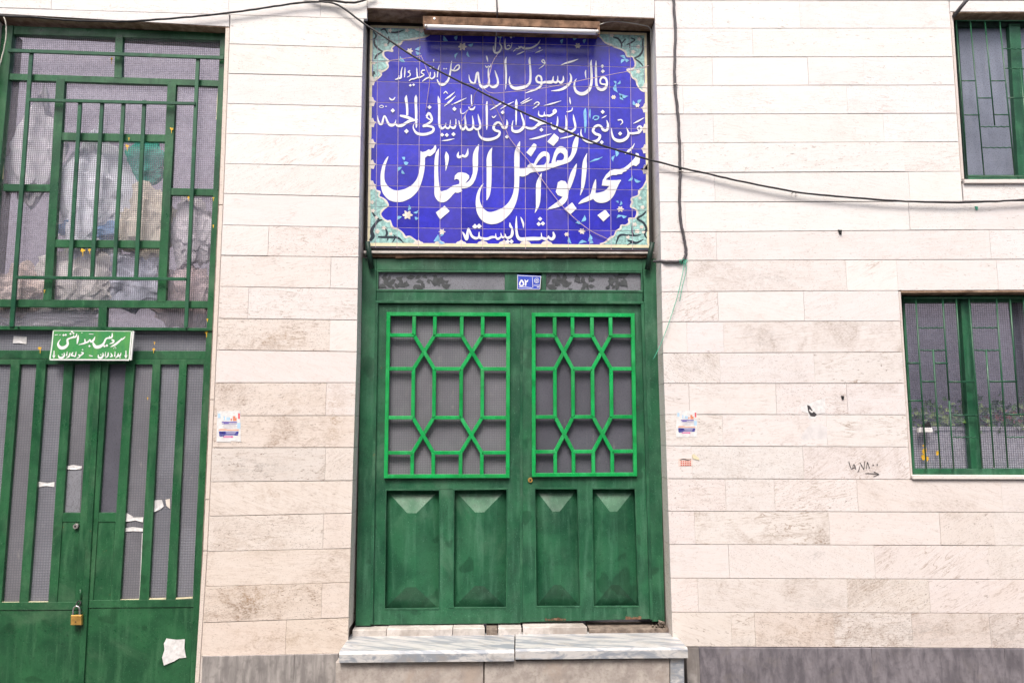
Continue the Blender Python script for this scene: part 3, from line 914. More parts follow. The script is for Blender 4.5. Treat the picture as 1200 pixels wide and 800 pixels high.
for (x, y, l, w, a) in ((478, 247, 7, 4, -1.4), (471, 254, 7, 4.5, 2.5), (484, 249, 7, 3, -.4), (486, 254, 5, 4, .4), (548, 53, 7, 4, -.3), (548, 60, 8, 3, 1.2), (537, 62, 8, 3, 2.0), (486, 58, 8, 4.5, -.5),
                        (487, 60, 7, 4, .4), (469, 66, 9, 4, .9), (474, 72, 7, 4, 3.3), (473, 190, 6, 5.5, .1), (474, 188, 5, 4, -2.3), (471, 196, 7, 4.5, 2.3), (471, 199, 6, 3.5, .9), (733, 70, 8, 4, -2.6), (733, 70, 7, 4, 2.4),
                        (732, 69, 6, 4, .3), (722, 98, 11, 5, 1.4), (722, 99, 5, 3, -2.3), (723, 99, 6, 3, -.9), (725, 109, 12, 5, .3), (728, 111, 7, 4, 1.2), (742, 118, 7, 4, .9), (752, 117, 7, 4, 2.2), (722, 184, 8, 5, -1.7), (721, 182, 8, 3.5, 1.9),
                        (736, 212, 8, 3.5, -.9), (743, 209, 9, 4, .4), (726, 241, 6, 3, -1.3), (725, 238, 4, 2.5, -2.6), (728, 252, 7, 4, .2), (729, 253, 7, 3.5, 2.7), (681, 260, 9, 5, -1.1), (681, 263, 7, 4, -2.9), (689, 283, 9, 5, -1.3), (688, 284, 11, 4, 2.9), (692, 281, 5, 5, .8),
                        (667, 278, 8, 4, 1.2), (508, 283, 10, 6, -1.0), (513, 279, 11, 4, .6), (516, 277, 6, 3, -1.2), (583, 40, 7, 4, .6), (520, 42, 8, 5, .9), (536, 42, 6, 5, 1.8), (660, 46, 6, 4, 1.8), (687, 46, 6, 4, 2.0), (671, 44, 5, 4, .3)):
    fb = tflat(0.0022); leafp(fb, x, y, l, w, a); fb.build('leaf', m_paleblue, panel)
tflat(0.0022).stroke([(691, 190, .6), (697, 187.5, 2), (701, 186.5, 1.6), (706, 184, .5)]).build('leaf', m_paleblue, panel)
for (x, y, r) in ((436, 237, 3), (437, 247, 3), (441, 255, 2.6), (450, 267, 3), (442, 271, 3.4), (458, 274, 2.6), (441, 92, 2.6), (445, 40, 3), (452, 53, 2.6), (457, 36, 3), (477, 36, 3), (438, 74, 2.4), (445, 83, 2.2), (749, 46, 3), (742, 61, 3), (748, 55, 3), (717, 42, 3), (748, 84, 3),
                  (744, 263, 3), (747, 271, 3.4), (752, 266, 3), (753, 243, 3), (736, 278, 2.6), (750, 232, 2.4), (754, 272, 2.4)):
    fs = tflat(0.0026); blossom(fs, x, y, r, 5, int(x * 3 + y)); fs.build('blossom', m_blush, panel)

# calligraphy: strokes (x, y, pen width) read letter by letter
A, B, C, D = crop(440, 160, 8), crop(540, 160, 7.27), crop(600, 150, 8), crop(670, 160, 8)
K = crop(520, 155, 11.43)
F = crop(530, 230, 9.23); H2 = crop(540, 35, 10.66)
I1, I2, I3, I4c = crop(435, 100, 10.66), crop(530, 100, 10.66), crop(600, 100, 10.66), crop(670, 100, 10)
w4 = tflat(0.0028)
for s in (
    A((443, 190, 44), (440, 270, 45), (430, 340, 48), (410, 410, 52), (370, 480, 78), (310, 530, 98), (250, 555, 108), (200, 560, 108), (150, 548, 104), (105, 510, 84), (80, 465, 60), (68, 420, 42), (65, 370, 36), (72, 310, 32), (85, 260, 26), (105, 215, 18), (120, 187, 4)),
    A((593, 115, 4), (580, 160, 28), (572, 220, 36), (570, 290, 36), (570, 360, 38), (573, 430, 42), (578, 490, 52), (590, 540, 76), (622, 566, 104), (665, 548, 92), (705, 520, 66), (738, 492, 66), (770, 490, 76), (800, 478, 70)),
    A((662, 142, 4), (668, 180, 36), (670, 220, 34), (666, 270, 20), (658, 322, 3)),
    K((472, 160, 4), (448, 220, 44), (428, 290, 66), (424, 360, 72), (424, 440, 70), (422, 510, 64), (412, 570, 58), (385, 640, 62), (345, 690, 66), (300, 715, 66), (255, 725, 60), (210, 735, 50)),
    K((648, 205, 4), (622, 270, 44), (608, 350, 66), (608, 440, 68), (608, 560, 66), (606, 680, 64), (600, 790, 56), (590, 860, 36), (575, 910, 10)),
    K((200, 262, 6), (188, 310, 32), (205, 335, 34), (245, 318, 30), (262, 300, 18)), K((245, 312, 24), (285, 325, 34), (315, 290, 34), (325, 215, 4)),
    K((30, 790, 20), (100, 770, 60), (160, 745, 70), (215, 720, 60), (240, 700, 40)),
    B((503, 42, 6), (490, 90, 30), (480, 140, 44), (478, 220, 46), (478, 300, 44), (477, 380, 42), (473, 450, 42), (458, 520, 50), (425, 590, 66), (380, 640, 84), (320, 680, 104), (260, 695, 104), (210, 680, 92), (172, 640, 70), (152, 590, 48), (145, 540, 34), (150, 490, 26), (165, 445, 18), (192, 402, 4)),
    C((160, 108, 4), (230, 95, 18), (300, 75, 16), (370, 55, 4)), C((450, 100, 4), (510, 88, 14), (560, 75, 12), (600, 60, 4)),
    C((50, 410, 60), (95, 418, 76), (125, 412, 70), (160, 395, 58), (200, 385, 60), (250, 380, 60), (300, 374, 55), (350, 360, 48), (400, 345, 44), (450, 330, 40), (500, 315, 38), (535, 300, 36), (565, 262, 36), (583, 215, 44), (592, 165, 50), (602, 120, 42), (612, 85, 25), (622, 50, 4)),
    C((195, 358, 26), (215, 340, 26), (238, 300, 30), (268, 262, 40), (300, 242, 44), (328, 250, 42), (338, 285, 30), (332, 325, 28), (312, 352, 24)),
    C((150, 372, 30), (180, 348, 34), (205, 352, 24)),
    C((388, 330, 40), (398, 280, 30), (418, 232, 40), (452, 202, 60), (488, 218, 54), (506, 255, 38), (500, 295, 34), (470, 315, 26), (420, 318, 26)),
    C((278, 423, 4), (262, 470, 28), (250, 520, 44), (247, 580, 46), (246, 640, 44), (243, 700, 38), (235, 745, 24), (215, 795, 4)),
    C((510, 580, 44), (502, 640, 48), (480, 680, 54), (440, 712, 52), (400, 732, 38), (360, 750, 20), (330, 765, 4)),
    C((605, 335, 4), (590, 380, 30), (572, 430, 46), (556, 480, 46), (540, 530, 42), (522, 575, 38)),
    C((703, 238, 4), (685, 300, 30), (680, 360, 44), (675, 430, 42), (668, 500, 38), (660, 560, 26), (640, 632, 4)),
    D((62, 632, 4), (100, 608, 30), (150, 585, 42), (190, 560, 46), (205, 510, 40), (216, 450, 28), (225, 402, 6)),
    D((195, 545, 36), (240, 568, 88), (280, 572, 102), (320, 560, 102), (355, 530, 92), (382, 488, 76), (408, 452, 58), (432, 425, 36), (462, 410, 8)),
    D((500, 165, 10), (540, 130, 22), (570, 100, 14), (590, 65, 3))):
    w4.stroke(s)
for q in (A((422, 137), (440, 147), (470, 140), (500, 120), (515, 130), (540, 112), (555, 85), (566, 76), (571, 110), (560, 145), (535, 170), (510, 186), (490, 180), (464, 202), (464, 230), (420, 230)),
          A((648, 648), (696, 700), (605, 778), (566, 712)),
          K((142, 640), (150, 580), (190, 543), (240, 535), (300, 550), (340, 580), (342, 615), (310, 655), (285, 690), (245, 720), (205, 700), (212, 665), (200, 635), (170, 625)),
          C((133, 230), (205, 143), (230, 160), (225, 195), (178, 268)), C((330, 130), (395, 52), (440, 90), (432, 120), (388, 170)),
          C((430, 510), (460, 492), (500, 500), (525, 540), (522, 590), (505, 622), (470, 645), (430, 630), (410, 600), (420, 560)),
          G((205, 72), (258, 145), (180, 215), (110, 150)),
          D((600, 155), (625, 160), (640, 200), (635, 250), (605, 278), (575, 270), (545, 290), (510, 325), (480, 335), (470, 352), (430, 355), (420, 362), (380, 362), (340, 385), (318, 405), (350, 410), (462, 410), (440, 450), (400, 468), (282, 460), (290, 410), (320, 360), (360, 320), (400, 308), (450, 305), (490, 295), (530, 265), (570, 225), (595, 195)),
          D((315, 685), (358, 740), (297, 797), (240, 738))):
    w4.poly(q)
o = w4.build('lettering', m_white, panel)
w = tflat(0.0026)
for s in (F((1090, 385, 14), (1102, 430, 30), (1080, 462, 32), (1050, 450, 24), (1038, 425, 10)), F((1040, 435, 10), (1018, 460, 26), (985, 455, 28), (968, 440, 16), (962, 395, 6)),
          F((975, 445, 22), (940, 458, 34), (880, 458, 38), (800, 462, 40), (740, 464, 38), (710, 442, 32), (696, 390, 26), (692, 300, 22), (695, 215, 6)), F((740, 225, 5), (755, 260, 20), (768, 300, 20), (770, 345, 4)),
          F((622, 285, 6), (630, 325, 28), (652, 345, 10)), F((645, 335, 14), (650, 390, 30), (638, 432, 30), (605, 450, 28), (580, 440, 20), (570, 405, 8)), F((575, 430, 10), (550, 445, 24), (532, 430, 16), (525, 395, 6)),
          F((535, 435, 14), (495, 460, 26), (472, 442, 18), (470, 400, 5)), F((478, 445, 16), (430, 442, 26), (380, 460, 30), (330, 457, 28), (292, 440, 24), (290, 385, 6)),
          F((295, 440, 16), (255, 455, 28), (212, 430, 26), (190, 380, 22), (175, 348, 18), (165, 390, 24), (160, 445, 34), (150, 468, 22), (130, 420, 24), (110, 385, 8))):
    w.stroke(s)
for c, r in (((245, 328), 30), ((290, 325), 30), ((950, 245), 24), ((935, 300), 24), ((980, 295), 24), ((600, 490), 25), ((640, 490), 25)):
    w.poly(F(*diamond(c, r)))
w.build('lettering', m_white, panel)
w = tflat(0.0026)
for s in (H2((440, 75, 18), (435, 150, 16), (430, 230, 18), (428, 280, 8)), H2((405, 200, 5), (408, 250, 18), (430, 288, 24), (470, 285, 24), (500, 250, 20), (508, 210, 16), (490, 180, 14), (488, 150, 8), (500, 70, 4)), H2((555, 110, 5), (552, 170, 16), (558, 230, 22), (575, 246, 18), (610, 235, 18), (630, 210, 12), (640, 160, 6)),
          H2((580, 205, 12), (600, 196, 14), (618, 212, 12)), H2((995, 125, 4), (970, 170, 14), (930, 205, 20), (880, 228, 22), (830, 235, 24), (790, 235, 22), (750, 215, 18), (720, 238, 18), (690, 242, 14), (655, 275, 6)), H2((790, 200, 5), (795, 235, 16)), H2((720, 205, 8), (745, 232, 16)),
          H2((695, 315, 4), (740, 295, 16), (800, 268, 6)), H2((930, 292, 4), (970, 275, 14), (1025, 250, 4))):
    w.stroke(s)
for c in ((628, 95), (665, 80), (985, 228)): w.poly(H2(*diamond(c, 17)))
w.build('lettering', m_white, panel)
w = tflat(0.0026)
for s in (H2((100, 560, 4), (110, 620, 16), (135, 660, 26), (170, 668, 24), (186, 620, 22), (198, 555, 26), (216, 540, 22), (225, 620, 22), (242, 690, 28), (275, 718, 36), (320, 708, 32), (350, 680, 26), (352, 620, 24), (345, 560, 22), (345, 500, 16), (350, 470, 6)),
          H2((355, 690, 14), (390, 715, 28), (430, 710, 36), (460, 680, 30), (462, 630, 24), (445, 570, 22), (425, 510, 8)), H2((305, 450, 8), (325, 470, 16), (345, 455, 10), (365, 465, 14), (375, 430, 5)), H2((320, 325, 16), (330, 365, 18), (338, 405, 4)),
          H2((572, 338, 5), (558, 390, 26), (560, 450, 24), (565, 540, 22), (565, 640, 20), (562, 700, 14), (560, 750, 4)),
          H2((865, 340, 6), (858, 390, 26), (865, 450, 24), (870, 540, 26), (868, 630, 28), (850, 680, 30), (800, 713, 38), (740, 728, 42), (680, 733, 40), (635, 712, 32), (612, 670, 22), (605, 630, 14), (612, 580, 4)),
          H2((1012, 640, 20), (1000, 590, 24), (965, 575, 20), (942, 610, 24), (955, 650, 26), (1000, 662, 28), (1060, 655, 28), (1110, 650, 28), (1142, 640, 20), (1160, 580, 5)), H2((1012, 645, 22), (1000, 700, 26), (950, 740, 24), (880, 765, 20), (800, 795, 4)),
          H2((1050, 400, 14), (1030, 375, 14), (1012, 395, 14), (1035, 415, 12), (1055, 408, 12), (1030, 450, 12), (975, 488, 4)),
          H3((-20, 565, 24), (40, 572, 26), (70, 560, 24), (75, 510, 6)), H3((70, 562, 20), (110, 570, 24), (125, 540, 14), (125, 500, 6)), H3((130, 555, 16), (160, 573, 26), (185, 545, 22), (185, 500, 6)),
          H3((255, 470, 6), (270, 510, 20), (265, 560, 24), (235, 600, 28), (190, 635, 28), (130, 655, 20), (55, 662, 5)), H3((155, 385, 4), (220, 360, 18), (290, 340, 18), (348, 318, 5)),
          H3((490, 325, 5), (485, 370, 22), (490, 450, 24), (492, 530, 26), (485, 600, 28), (460, 655, 34), (410, 690, 38), (360, 690, 36), (320, 660, 28), (305, 610, 20), (310, 560, 14), (330, 530, 5)), H3((430, 435, 6), (425, 470, 16), (432, 530, 4)),
          H3((540, 335, 5), (538, 400, 22), (540, 500, 24), (542, 580, 26), (560, 630, 30), (600, 650, 32), (640, 630, 30), (658, 580, 24), (645, 530, 24), (610, 515, 22), (585, 545, 20), (590, 580, 18), (620, 590, 18), (650, 590, 16))):
    w.stroke(s)
for c, r in (((608, 395), 20), ((613, 450), 22)): w.poly(H3(*diamond(c, r)))
for s in (H1((935, 440, 6), (926, 500, 14), (920, 560, 18), (900, 640, 22), (860, 690, 28), (815, 700, 26), (785, 670, 18), (775, 640, 8)), H1((925, 535, 14), (970, 548, 16), (1015, 522, 18), (1015, 485, 14), (985, 495, 12), (955, 540, 10)),
          H1((800, 480, 6), (785, 540, 14), (775, 620, 12)), H1((745, 560, 10), (745, 610, 18), (715, 635, 16), (690, 620, 14), (660, 630, 16), (640, 642, 16), (610, 665, 6)), H1((700, 560, 8), (695, 600, 14), (680, 630, 14)), H1((690, 515, 8), (715, 515, 16), (740, 505, 10)), H1((735, 420, 14), (735, 455, 5)),
          H1((640, 540, 10), (610, 545, 14), (600, 570, 12), (630, 590, 12), (600, 612, 14), (560, 620, 16), (552, 560, 14), (548, 515, 6)), H1((560, 620, 14), (520, 635, 16), (490, 640, 14), (465, 660, 8)), H1((475, 545, 16), (455, 560, 14), (475, 575, 12), (475, 600, 12), (440, 620, 5)),
          H1((420, 510, 5), (418, 560, 14), (415, 620, 8)), H1((390, 505, 6), (378, 560, 14), (375, 620, 18), (350, 632, 18), (310, 645, 8)), H1((355, 600, 8), (340, 640, 16))):
    w.stroke(s)
for c, r in (((478, 708), 16), ((515, 702), 16), ((850, 525), 10), ((875, 525), 10)): w.poly(H1(*diamond(c, r)))
w.build('lettering', m_white, panel)
w = tflat(0.0026)
for s in (I1((80, 375, 4), (85, 430, 16), (105, 480, 28), (135, 480, 28), (150, 420, 22), (165, 385, 20), (185, 410, 20), (210, 470, 28), (245, 500, 36), (285, 492, 28), (305, 455, 12), (308, 430, 5)), I1((300, 480, 14), (335, 508, 32), (390, 500, 36), (440, 468, 32), (500, 440, 36), (560, 435, 24), (582, 425, 6)),
          I1((358, 380, 20), (410, 390, 34), (460, 405, 34), (520, 428, 28)), I1((440, 125, 8), (435, 170, 34), (445, 240, 30), (450, 310, 28), (450, 378, 26)), I1((560, 122, 6), (558, 165, 36), (558, 240, 32), (562, 330, 32), (562, 420, 28), (565, 500, 22), (562, 535, 5)),
          I1((225, 155, 8), (245, 178, 20), (275, 180, 18), (300, 150, 10)), I1((100, 265, 6), (130, 252, 8), (155, 268, 8), (125, 282, 7), (100, 268, 6)), I1((175, 265, 10), (196, 265, 10)),
          I1((690, 390, 26), (720, 350, 28), (750, 390, 28), (755, 440, 28), (720, 475, 28), (670, 498, 26), (648, 515, 22), (700, 508, 26), (772, 528, 28), (770, 575, 32), (710, 605, 32), (640, 615, 34), (575, 602, 32), (540, 565, 22), (525, 520, 14), (540, 470, 5)), I1((688, 395, 18), (715, 418, 16), (745, 435, 14)),
          I1((835, 135, 5), (845, 190, 32), (850, 260, 30), (850, 350, 30), (850, 450, 30), (862, 520, 32), (890, 540, 28), (925, 510, 16), (935, 470, 6)), I1((925, 520, 18), (958, 540, 26), (983, 510, 16), (990, 435, 6)), I1((988, 520, 16), (1030, 535, 32), (1055, 500, 20), (1060, 425, 6)),
          I1((880, 695, 5), (960, 685, 18), (1040, 668, 5)), I1((920, 180, 5), (980, 140, 22), (1045, 85, 5)), I1((910, 265, 5), (980, 205, 24), (1055, 135, 6)), I1((905, 105, 8), (930, 80, 14), (955, 105, 10)), I1((1005, 245, 6), (1090, 205, 18), (1190, 160, 5)),
          I2((80, 440, 6), (98, 510, 24), (130, 552, 32), (160, 525, 24), (165, 470, 24), (160, 400, 16), (165, 370, 5)), I2((165, 500, 16), (190, 550, 28), (225, 555, 32), (256, 530, 28), (262, 470, 24), (250, 380, 6)), I2((265, 520, 14), (300, 550, 26), (338, 540, 30), (350, 500, 26), (335, 430, 24), (320, 360, 6)), I2((0, 540, 20), (30, 530, 24), (45, 480, 14), (42, 420, 5)),
          I2((240, 120, 14), (240, 200, 14), (246, 262, 22)), I2((205, 270, 12), (225, 300, 22), (262, 298, 24), (285, 265, 10)), I2((100, 290, 6), (110, 350, 14), (150, 348, 8), (190, 310, 5)), I2((435, 200, 8), (430, 260, 26), (432, 350, 26), (432, 450, 24), (432, 520, 20), (428, 560, 4)),
          I2((680, 430, 6), (686, 480, 24), (670, 530, 30), (635, 530, 30), (610, 490, 26), (580, 465, 26), (540, 480, 30), (515, 530, 32), (540, 565, 30), (590, 582, 28), (580, 630, 30), (530, 663, 34), (450, 680, 38), (380, 668, 32), (340, 630, 22), (325, 575, 12), (322, 545, 4)),
          I2((495, 385, 8), (515, 405, 16), (550, 375, 8)), I2((470, 312, 5), (560, 255, 20), (650, 200, 6)), I2((600, 300, 5), (680, 250, 16), (770, 205, 5)), I2((800, 175, 8), (800, 230, 32), (798, 330, 22), (798, 430, 18), (797, 500, 8)),
          I2((760, 440, 5), (748, 500, 16), (752, 560, 28), (790, 580, 36), (840, 570, 36), (885, 530, 36), (895, 480, 26), (880, 420, 24), (850, 330, 6)), I2((900, 515, 22), (950, 538, 26), (1010, 540, 28), (1060, 505, 36), (1100, 475, 44), (1160, 460, 40)),
          I2((850, 225, 5), (910, 190, 14), (970, 155, 5)), I2((860, 240, 5), (930, 205, 16), (1000, 175, 5)), I2((1005, 295, 5), (1050, 265, 14), (1085, 230, 16), (1060, 210, 14), (1020, 240, 10)),
          I3((215, 408, 14), (270, 415, 38), (340, 440, 46), (420, 468, 34), (455, 478, 6)), I3((335, 320, 5), (335, 370, 18), (370, 387, 24), (400, 375, 18), (405, 330, 5)), I3((400, 382, 18), (440, 378, 24), (470, 382, 26), (510, 360, 26), (547, 330, 28), (538, 308, 22), (515, 322, 16), (522, 355, 14)),
          I3((488, 465, 8), (500, 520, 24), (530, 545, 26), (560, 510, 22), (570, 450, 20), (570, 390, 6)), I3((580, 520, 14), (600, 568, 30), (640, 575, 30), (675, 540, 28), (680, 470, 26), (670, 375, 6)), I3((690, 560, 16), (740, 580, 28), (785, 545, 28), (790, 500, 26), (775, 430, 26), (765, 365, 6)),
          I3((680, 330, 10), (705, 330, 16), (745, 315, 14), (755, 280, 8)), I3((720, 150, 6), (725, 200, 18), (732, 240, 4)), I3((395, 255, 4), (500, 230, 18), (615, 195, 5)),
          I4c((410, 410, 6), (425, 470, 26), (412, 525, 28), (370, 525, 28), (345, 485, 24), (310, 470, 26), (270, 490, 28), (250, 535, 30), (280, 570, 30), (330, 590, 30), (310, 640, 32), (250, 665, 34), (180, 655, 34), (130, 620, 26), (108, 570, 18), (110, 510, 5)), I4c((350, 388, 5), (380, 372, 12), (410, 355, 4)),
          I4c((465, 500, 5), (470, 560, 18), (490, 620, 28), (540, 650, 36), (600, 645, 36), (650, 610, 32), (665, 560, 24), (640, 495, 6)), I4c((665, 560, 20), (710, 565, 26), (750, 560, 26), (790, 550, 30), (815, 510, 28), (800, 480, 22), (770, 500, 16), (790, 540, 14)),
          I4c((570, 465, 6), (595, 435, 14), (580, 405, 14), (540, 410, 12)), I4c((720, 450, 5), (780, 420, 18), (850, 380, 5))):
    w.stroke(s)
for Sx, c, r in ((I1, (440, 575), 30), (I1, (270, 317), 28), (I1, (728, 275), 27), (I1, (885, 620), 26), (I1, (945, 622), 26), (I1, (1028, 612), 27), (I1, (1040, 297), 28), (I2, (683, 645), 26), (I2, (630, 340), 26), (I2, (1113, 558), 26),
                 (I4c, (363, 313), 25), (I4c, (567, 567), 25), (I4c, (352, 668), 24)):
    w.poly(Sx(*diamond(c, r)))
w.build('lettering', m_white, panel)
w = tflat(0.0026)
for s in (I4c((160, 270, 8), (155, 320, 34), (158, 400, 30), (160, 480, 26), (155, 560, 5)), I4c((215, 280, 10), (212, 340, 18), (215, 390, 4)), I4c((248, 395, 14), (262, 365, 14), (290, 360, 12), (316, 372, 14), (300, 400, 14), (262, 404, 12))):
    w.stroke(s)
o = w.build('lettering', m_paleblue, panel)
tag(o, 'pale blue touched-up letter strokes', kind=None)

# plaster bed round the panel, ledge under it
MB().quad([(431.5, 26), (761, 35), (764, 297), (428, 295)], TY + 0.013, 0.10).build('panel_backing', m_darkmetal, panel)
led = MB()
led.quad([(426, 293.8), (767, 295.2), (767, 297.2), (426, 296.6)], 0.125, 0.12, 0.002)
led.build('stone_ledge', m_thresh, panel)
led = MB()
random.seed(5)
x = 433.0
while x < 758:
    x2 = min(758, x + random.uniform(14, 40))
    led.quad([(x, 297.0), (x2, 297.2), (x2, 302.0 - random.uniform(0, 1.4)), (x, 302.3 - random.uniform(0, 1.6))], 0.142 + random.uniform(0, .006), 0.09, 0.001)
    x = x2 + 0.05
led.build('wooden_lath', m_rust, panel)

# ------------------------------------------------------------------ strip lamp over the inscription
LYP = 0.012
lamp = thing('tube_lamp', 'long white fluorescent tube lamp on rusty batten above the blue tiles', 'lamp', P(600, 34, LYP))
MB().quad([(495.5, 18.6), (703, 25.2), (703, 33.5), (495.5, 28.6)], LYP, 0.138, 0.003).build('batten', m_rust, lamp)
ta, tb = P(499, 31.8, LYP - 0.018), P(700, 38.2, LYP - 0.018)
MB().tube([ta.lerp(tb, i / 8) for i in range(9)], 0.0175, 16).build('tube', m_tube, lamp)
for q, e in ((ta, tb), (tb, ta)):
    d = (e - q).normalized()
    MB().tube([q - d * 0.010, q + d * 0.012], 0.0185, 16).build('end_cap', m_cap, lamp)
    MB().box(q.x - d.x * .008 - .008, q.x - d.x * .008 + .008, LYP - .03, LYP + 0.01, q.z - .02, q.z + .035).build('lamp_holder', m_rust, lamp)
sc_ = P(509, 21.8, LYP - 0.004)
MB().tube([sc_ + Vector((0, 0, 0)), sc_ + Vector((0, .006, 0))], 0.008, 10).build('screw', m_steel, lamp)
MB().tube(smooth_path([P(703, 29, LYP), P(715, 25.5, .05), P(730, 26, .04), P(752, 29.5, .05), P(762, 34, .08), P(762.5, 52, .12)], 5), 0.0035, 6).build('lamp_cord', m_palewire, lamp)
MB().tube(smooth_path([P(581, -20, -.01), P(582.5, 10, -.01), P(582.5, 22, 0.03), P(582, 34, .04), P(581.5, 44, .05)], 4), 0.005, 6).build('hanger_wire', m_greycable, lamp)

# ------------------------------------------------------------------ entrance: frame, two leaves, fanlight
DF, DL, DG, DGL = 0.165, 0.182, 0.160, 0.208
door = thing('entrance_doorway', 'green metal double door with bright green lattice grilles under the tile inscription', 'door', P(598, 728, DF))
fr = MB()
fr.quad([(424.6, 302), (441.5, 303), (434.2, 733), (416.6, 733)], DF, 0.09, 0.003)
fr.build('door_jamb', m_green, door)
fr = MB()
fr.quad([(753.3, 303), (770.0, 303), (779.3, 728), (764.6, 728)], DF, 0.09, 0.003)
fr.build('door_jamb', m_green, door)
MB().quad([(441.5, 303), (753.3, 303.4), (753.2, 317.6), (441.5, 316.4)], DF + .002, 0.085, 0.002).build('door_head', m_green, door)
MB().quad([(441.3, 341), (753.4, 342.2), (753.0, 355.2), (441.0, 354.2)], DF + .001, 0.085, 0.002).build('door_transom', m_green, door)
# the stepped stops inside the jambs
for a, b in (((441.2, 352.5), (434.8, 731)), ((753.2, 353.5), (764.2, 726))):
    s = 1 if a[0] < 600 else -1
    MB().quad([(a[0] - s * 1.5, a[1]), (a[0] + s * 2.0, a[1]), (b[0] + s * 2.0, b[1]), (b[0] - s * 1.5, b[1])], DF - .004, .05, .0015).build('door_stop', m_green, door)
MB().bar((440, 353.4), (754, 354.6), 3.0, DF - .006, .03, .002).build('drip_strip', m_green, door)
# fanlight
for a, b in (((441.5, 317.5), (753, 318.7)), ((441.5, 340.0), (753, 341.2))):
    MB().bar(a, b, 2.0, DF - .004, .02, .001).build('glazing_bead', m_green, door)
for a, b in (((442.6, 317), (442, 341)), ((752.0, 318), (752.6, 342))):
    MB().bar(a, b, 2.0, DF - .003, .02, .001).build('glazing_bead', m_green, door)
MB().quad([(591.5, 318), (607, 318), (607, 341), (591.5, 341)], DF + .008, .05, .001).build('fanlight_mullion', m_green, door)
MB().quad([(634.5, 318), (640, 318), (640, 341), (634.5, 341)], DF + .0095, .05, .001).build('fanlight_mullion', m_green, door)
random.seed(8)
def leaf_shape(spots, name='leaf_shape', parent=None):  # flat dark leaf shapes laid on a fanlight pane
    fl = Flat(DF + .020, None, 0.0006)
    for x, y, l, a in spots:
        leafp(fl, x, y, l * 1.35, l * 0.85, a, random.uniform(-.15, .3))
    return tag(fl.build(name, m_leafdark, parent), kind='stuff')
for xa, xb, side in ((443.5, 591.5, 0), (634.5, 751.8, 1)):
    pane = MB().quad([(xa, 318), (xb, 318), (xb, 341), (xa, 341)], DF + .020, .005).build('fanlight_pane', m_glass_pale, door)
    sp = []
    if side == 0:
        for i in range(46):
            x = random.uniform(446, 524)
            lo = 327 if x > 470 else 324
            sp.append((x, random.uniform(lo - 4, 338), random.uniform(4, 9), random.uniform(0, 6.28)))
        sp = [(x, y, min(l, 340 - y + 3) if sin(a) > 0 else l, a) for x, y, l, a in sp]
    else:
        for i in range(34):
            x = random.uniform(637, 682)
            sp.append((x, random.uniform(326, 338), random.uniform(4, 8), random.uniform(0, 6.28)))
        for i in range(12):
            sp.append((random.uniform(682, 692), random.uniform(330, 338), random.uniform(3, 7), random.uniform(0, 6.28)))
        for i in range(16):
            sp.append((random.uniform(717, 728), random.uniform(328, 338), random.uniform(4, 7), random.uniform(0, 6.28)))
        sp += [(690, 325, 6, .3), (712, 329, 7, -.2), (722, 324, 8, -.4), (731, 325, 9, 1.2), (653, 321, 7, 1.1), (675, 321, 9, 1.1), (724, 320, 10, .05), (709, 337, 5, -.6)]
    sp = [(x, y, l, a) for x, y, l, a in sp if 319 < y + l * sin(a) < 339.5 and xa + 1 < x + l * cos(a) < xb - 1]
    leaf_shape(sp, parent=pane)
# number plate
NPL = crop(595, 310, 22.86)
plate = thing('number_plate', 'small blue house number plate reading ۵۲ above the double door', 'number plate', P(620, 338, DF - .01))
MB().quad(NPL((255, 270), (895, 300), (865, 668), (262, 668)), DF - .008, .004, .001).build('plate', m_plate, plate)
f = Flat(DF - .008, None, 0.0004)
for s in (((365, 410, 36), (410, 470, 40), (424, 530, 36), (395, 560, 34), (335, 560, 34), (322, 505, 38), (365, 410, 36)), ((455, 400, 18), (478, 455, 34), (480, 510, 42), (476, 572, 34)), ((470, 440, 30), (520, 450, 34), (545, 402, 10)),
          ((300, 603, 14), (470, 606, 16), (650, 625, 14)), ((660, 330, 10), (668, 480, 12), (672, 620, 12)), ((262, 290, 14), (560, 306, 14), (890, 320, 14)), ((265, 280, 12), (262, 660, 12)), ((888, 310, 14), (862, 660, 14)), ((262, 660, 12), (865, 662, 12)), ((690, 556, 14), (860, 556, 14)), ((780, 602, 22), (845, 604, 22))):
    f.stroke(NPL(*s))
f.stroke(NPL(*[(775 + 62 * cos(i * .785), 430 + 62 * sin(i * .785), 12) for i in range(9)]))
f.stroke(NPL(*[(775 + 26 * cos(i * .785), 436 + 26 * sin(i * .785), 16) for i in range(9)]))
f.build('lettering', m_letter, plate)

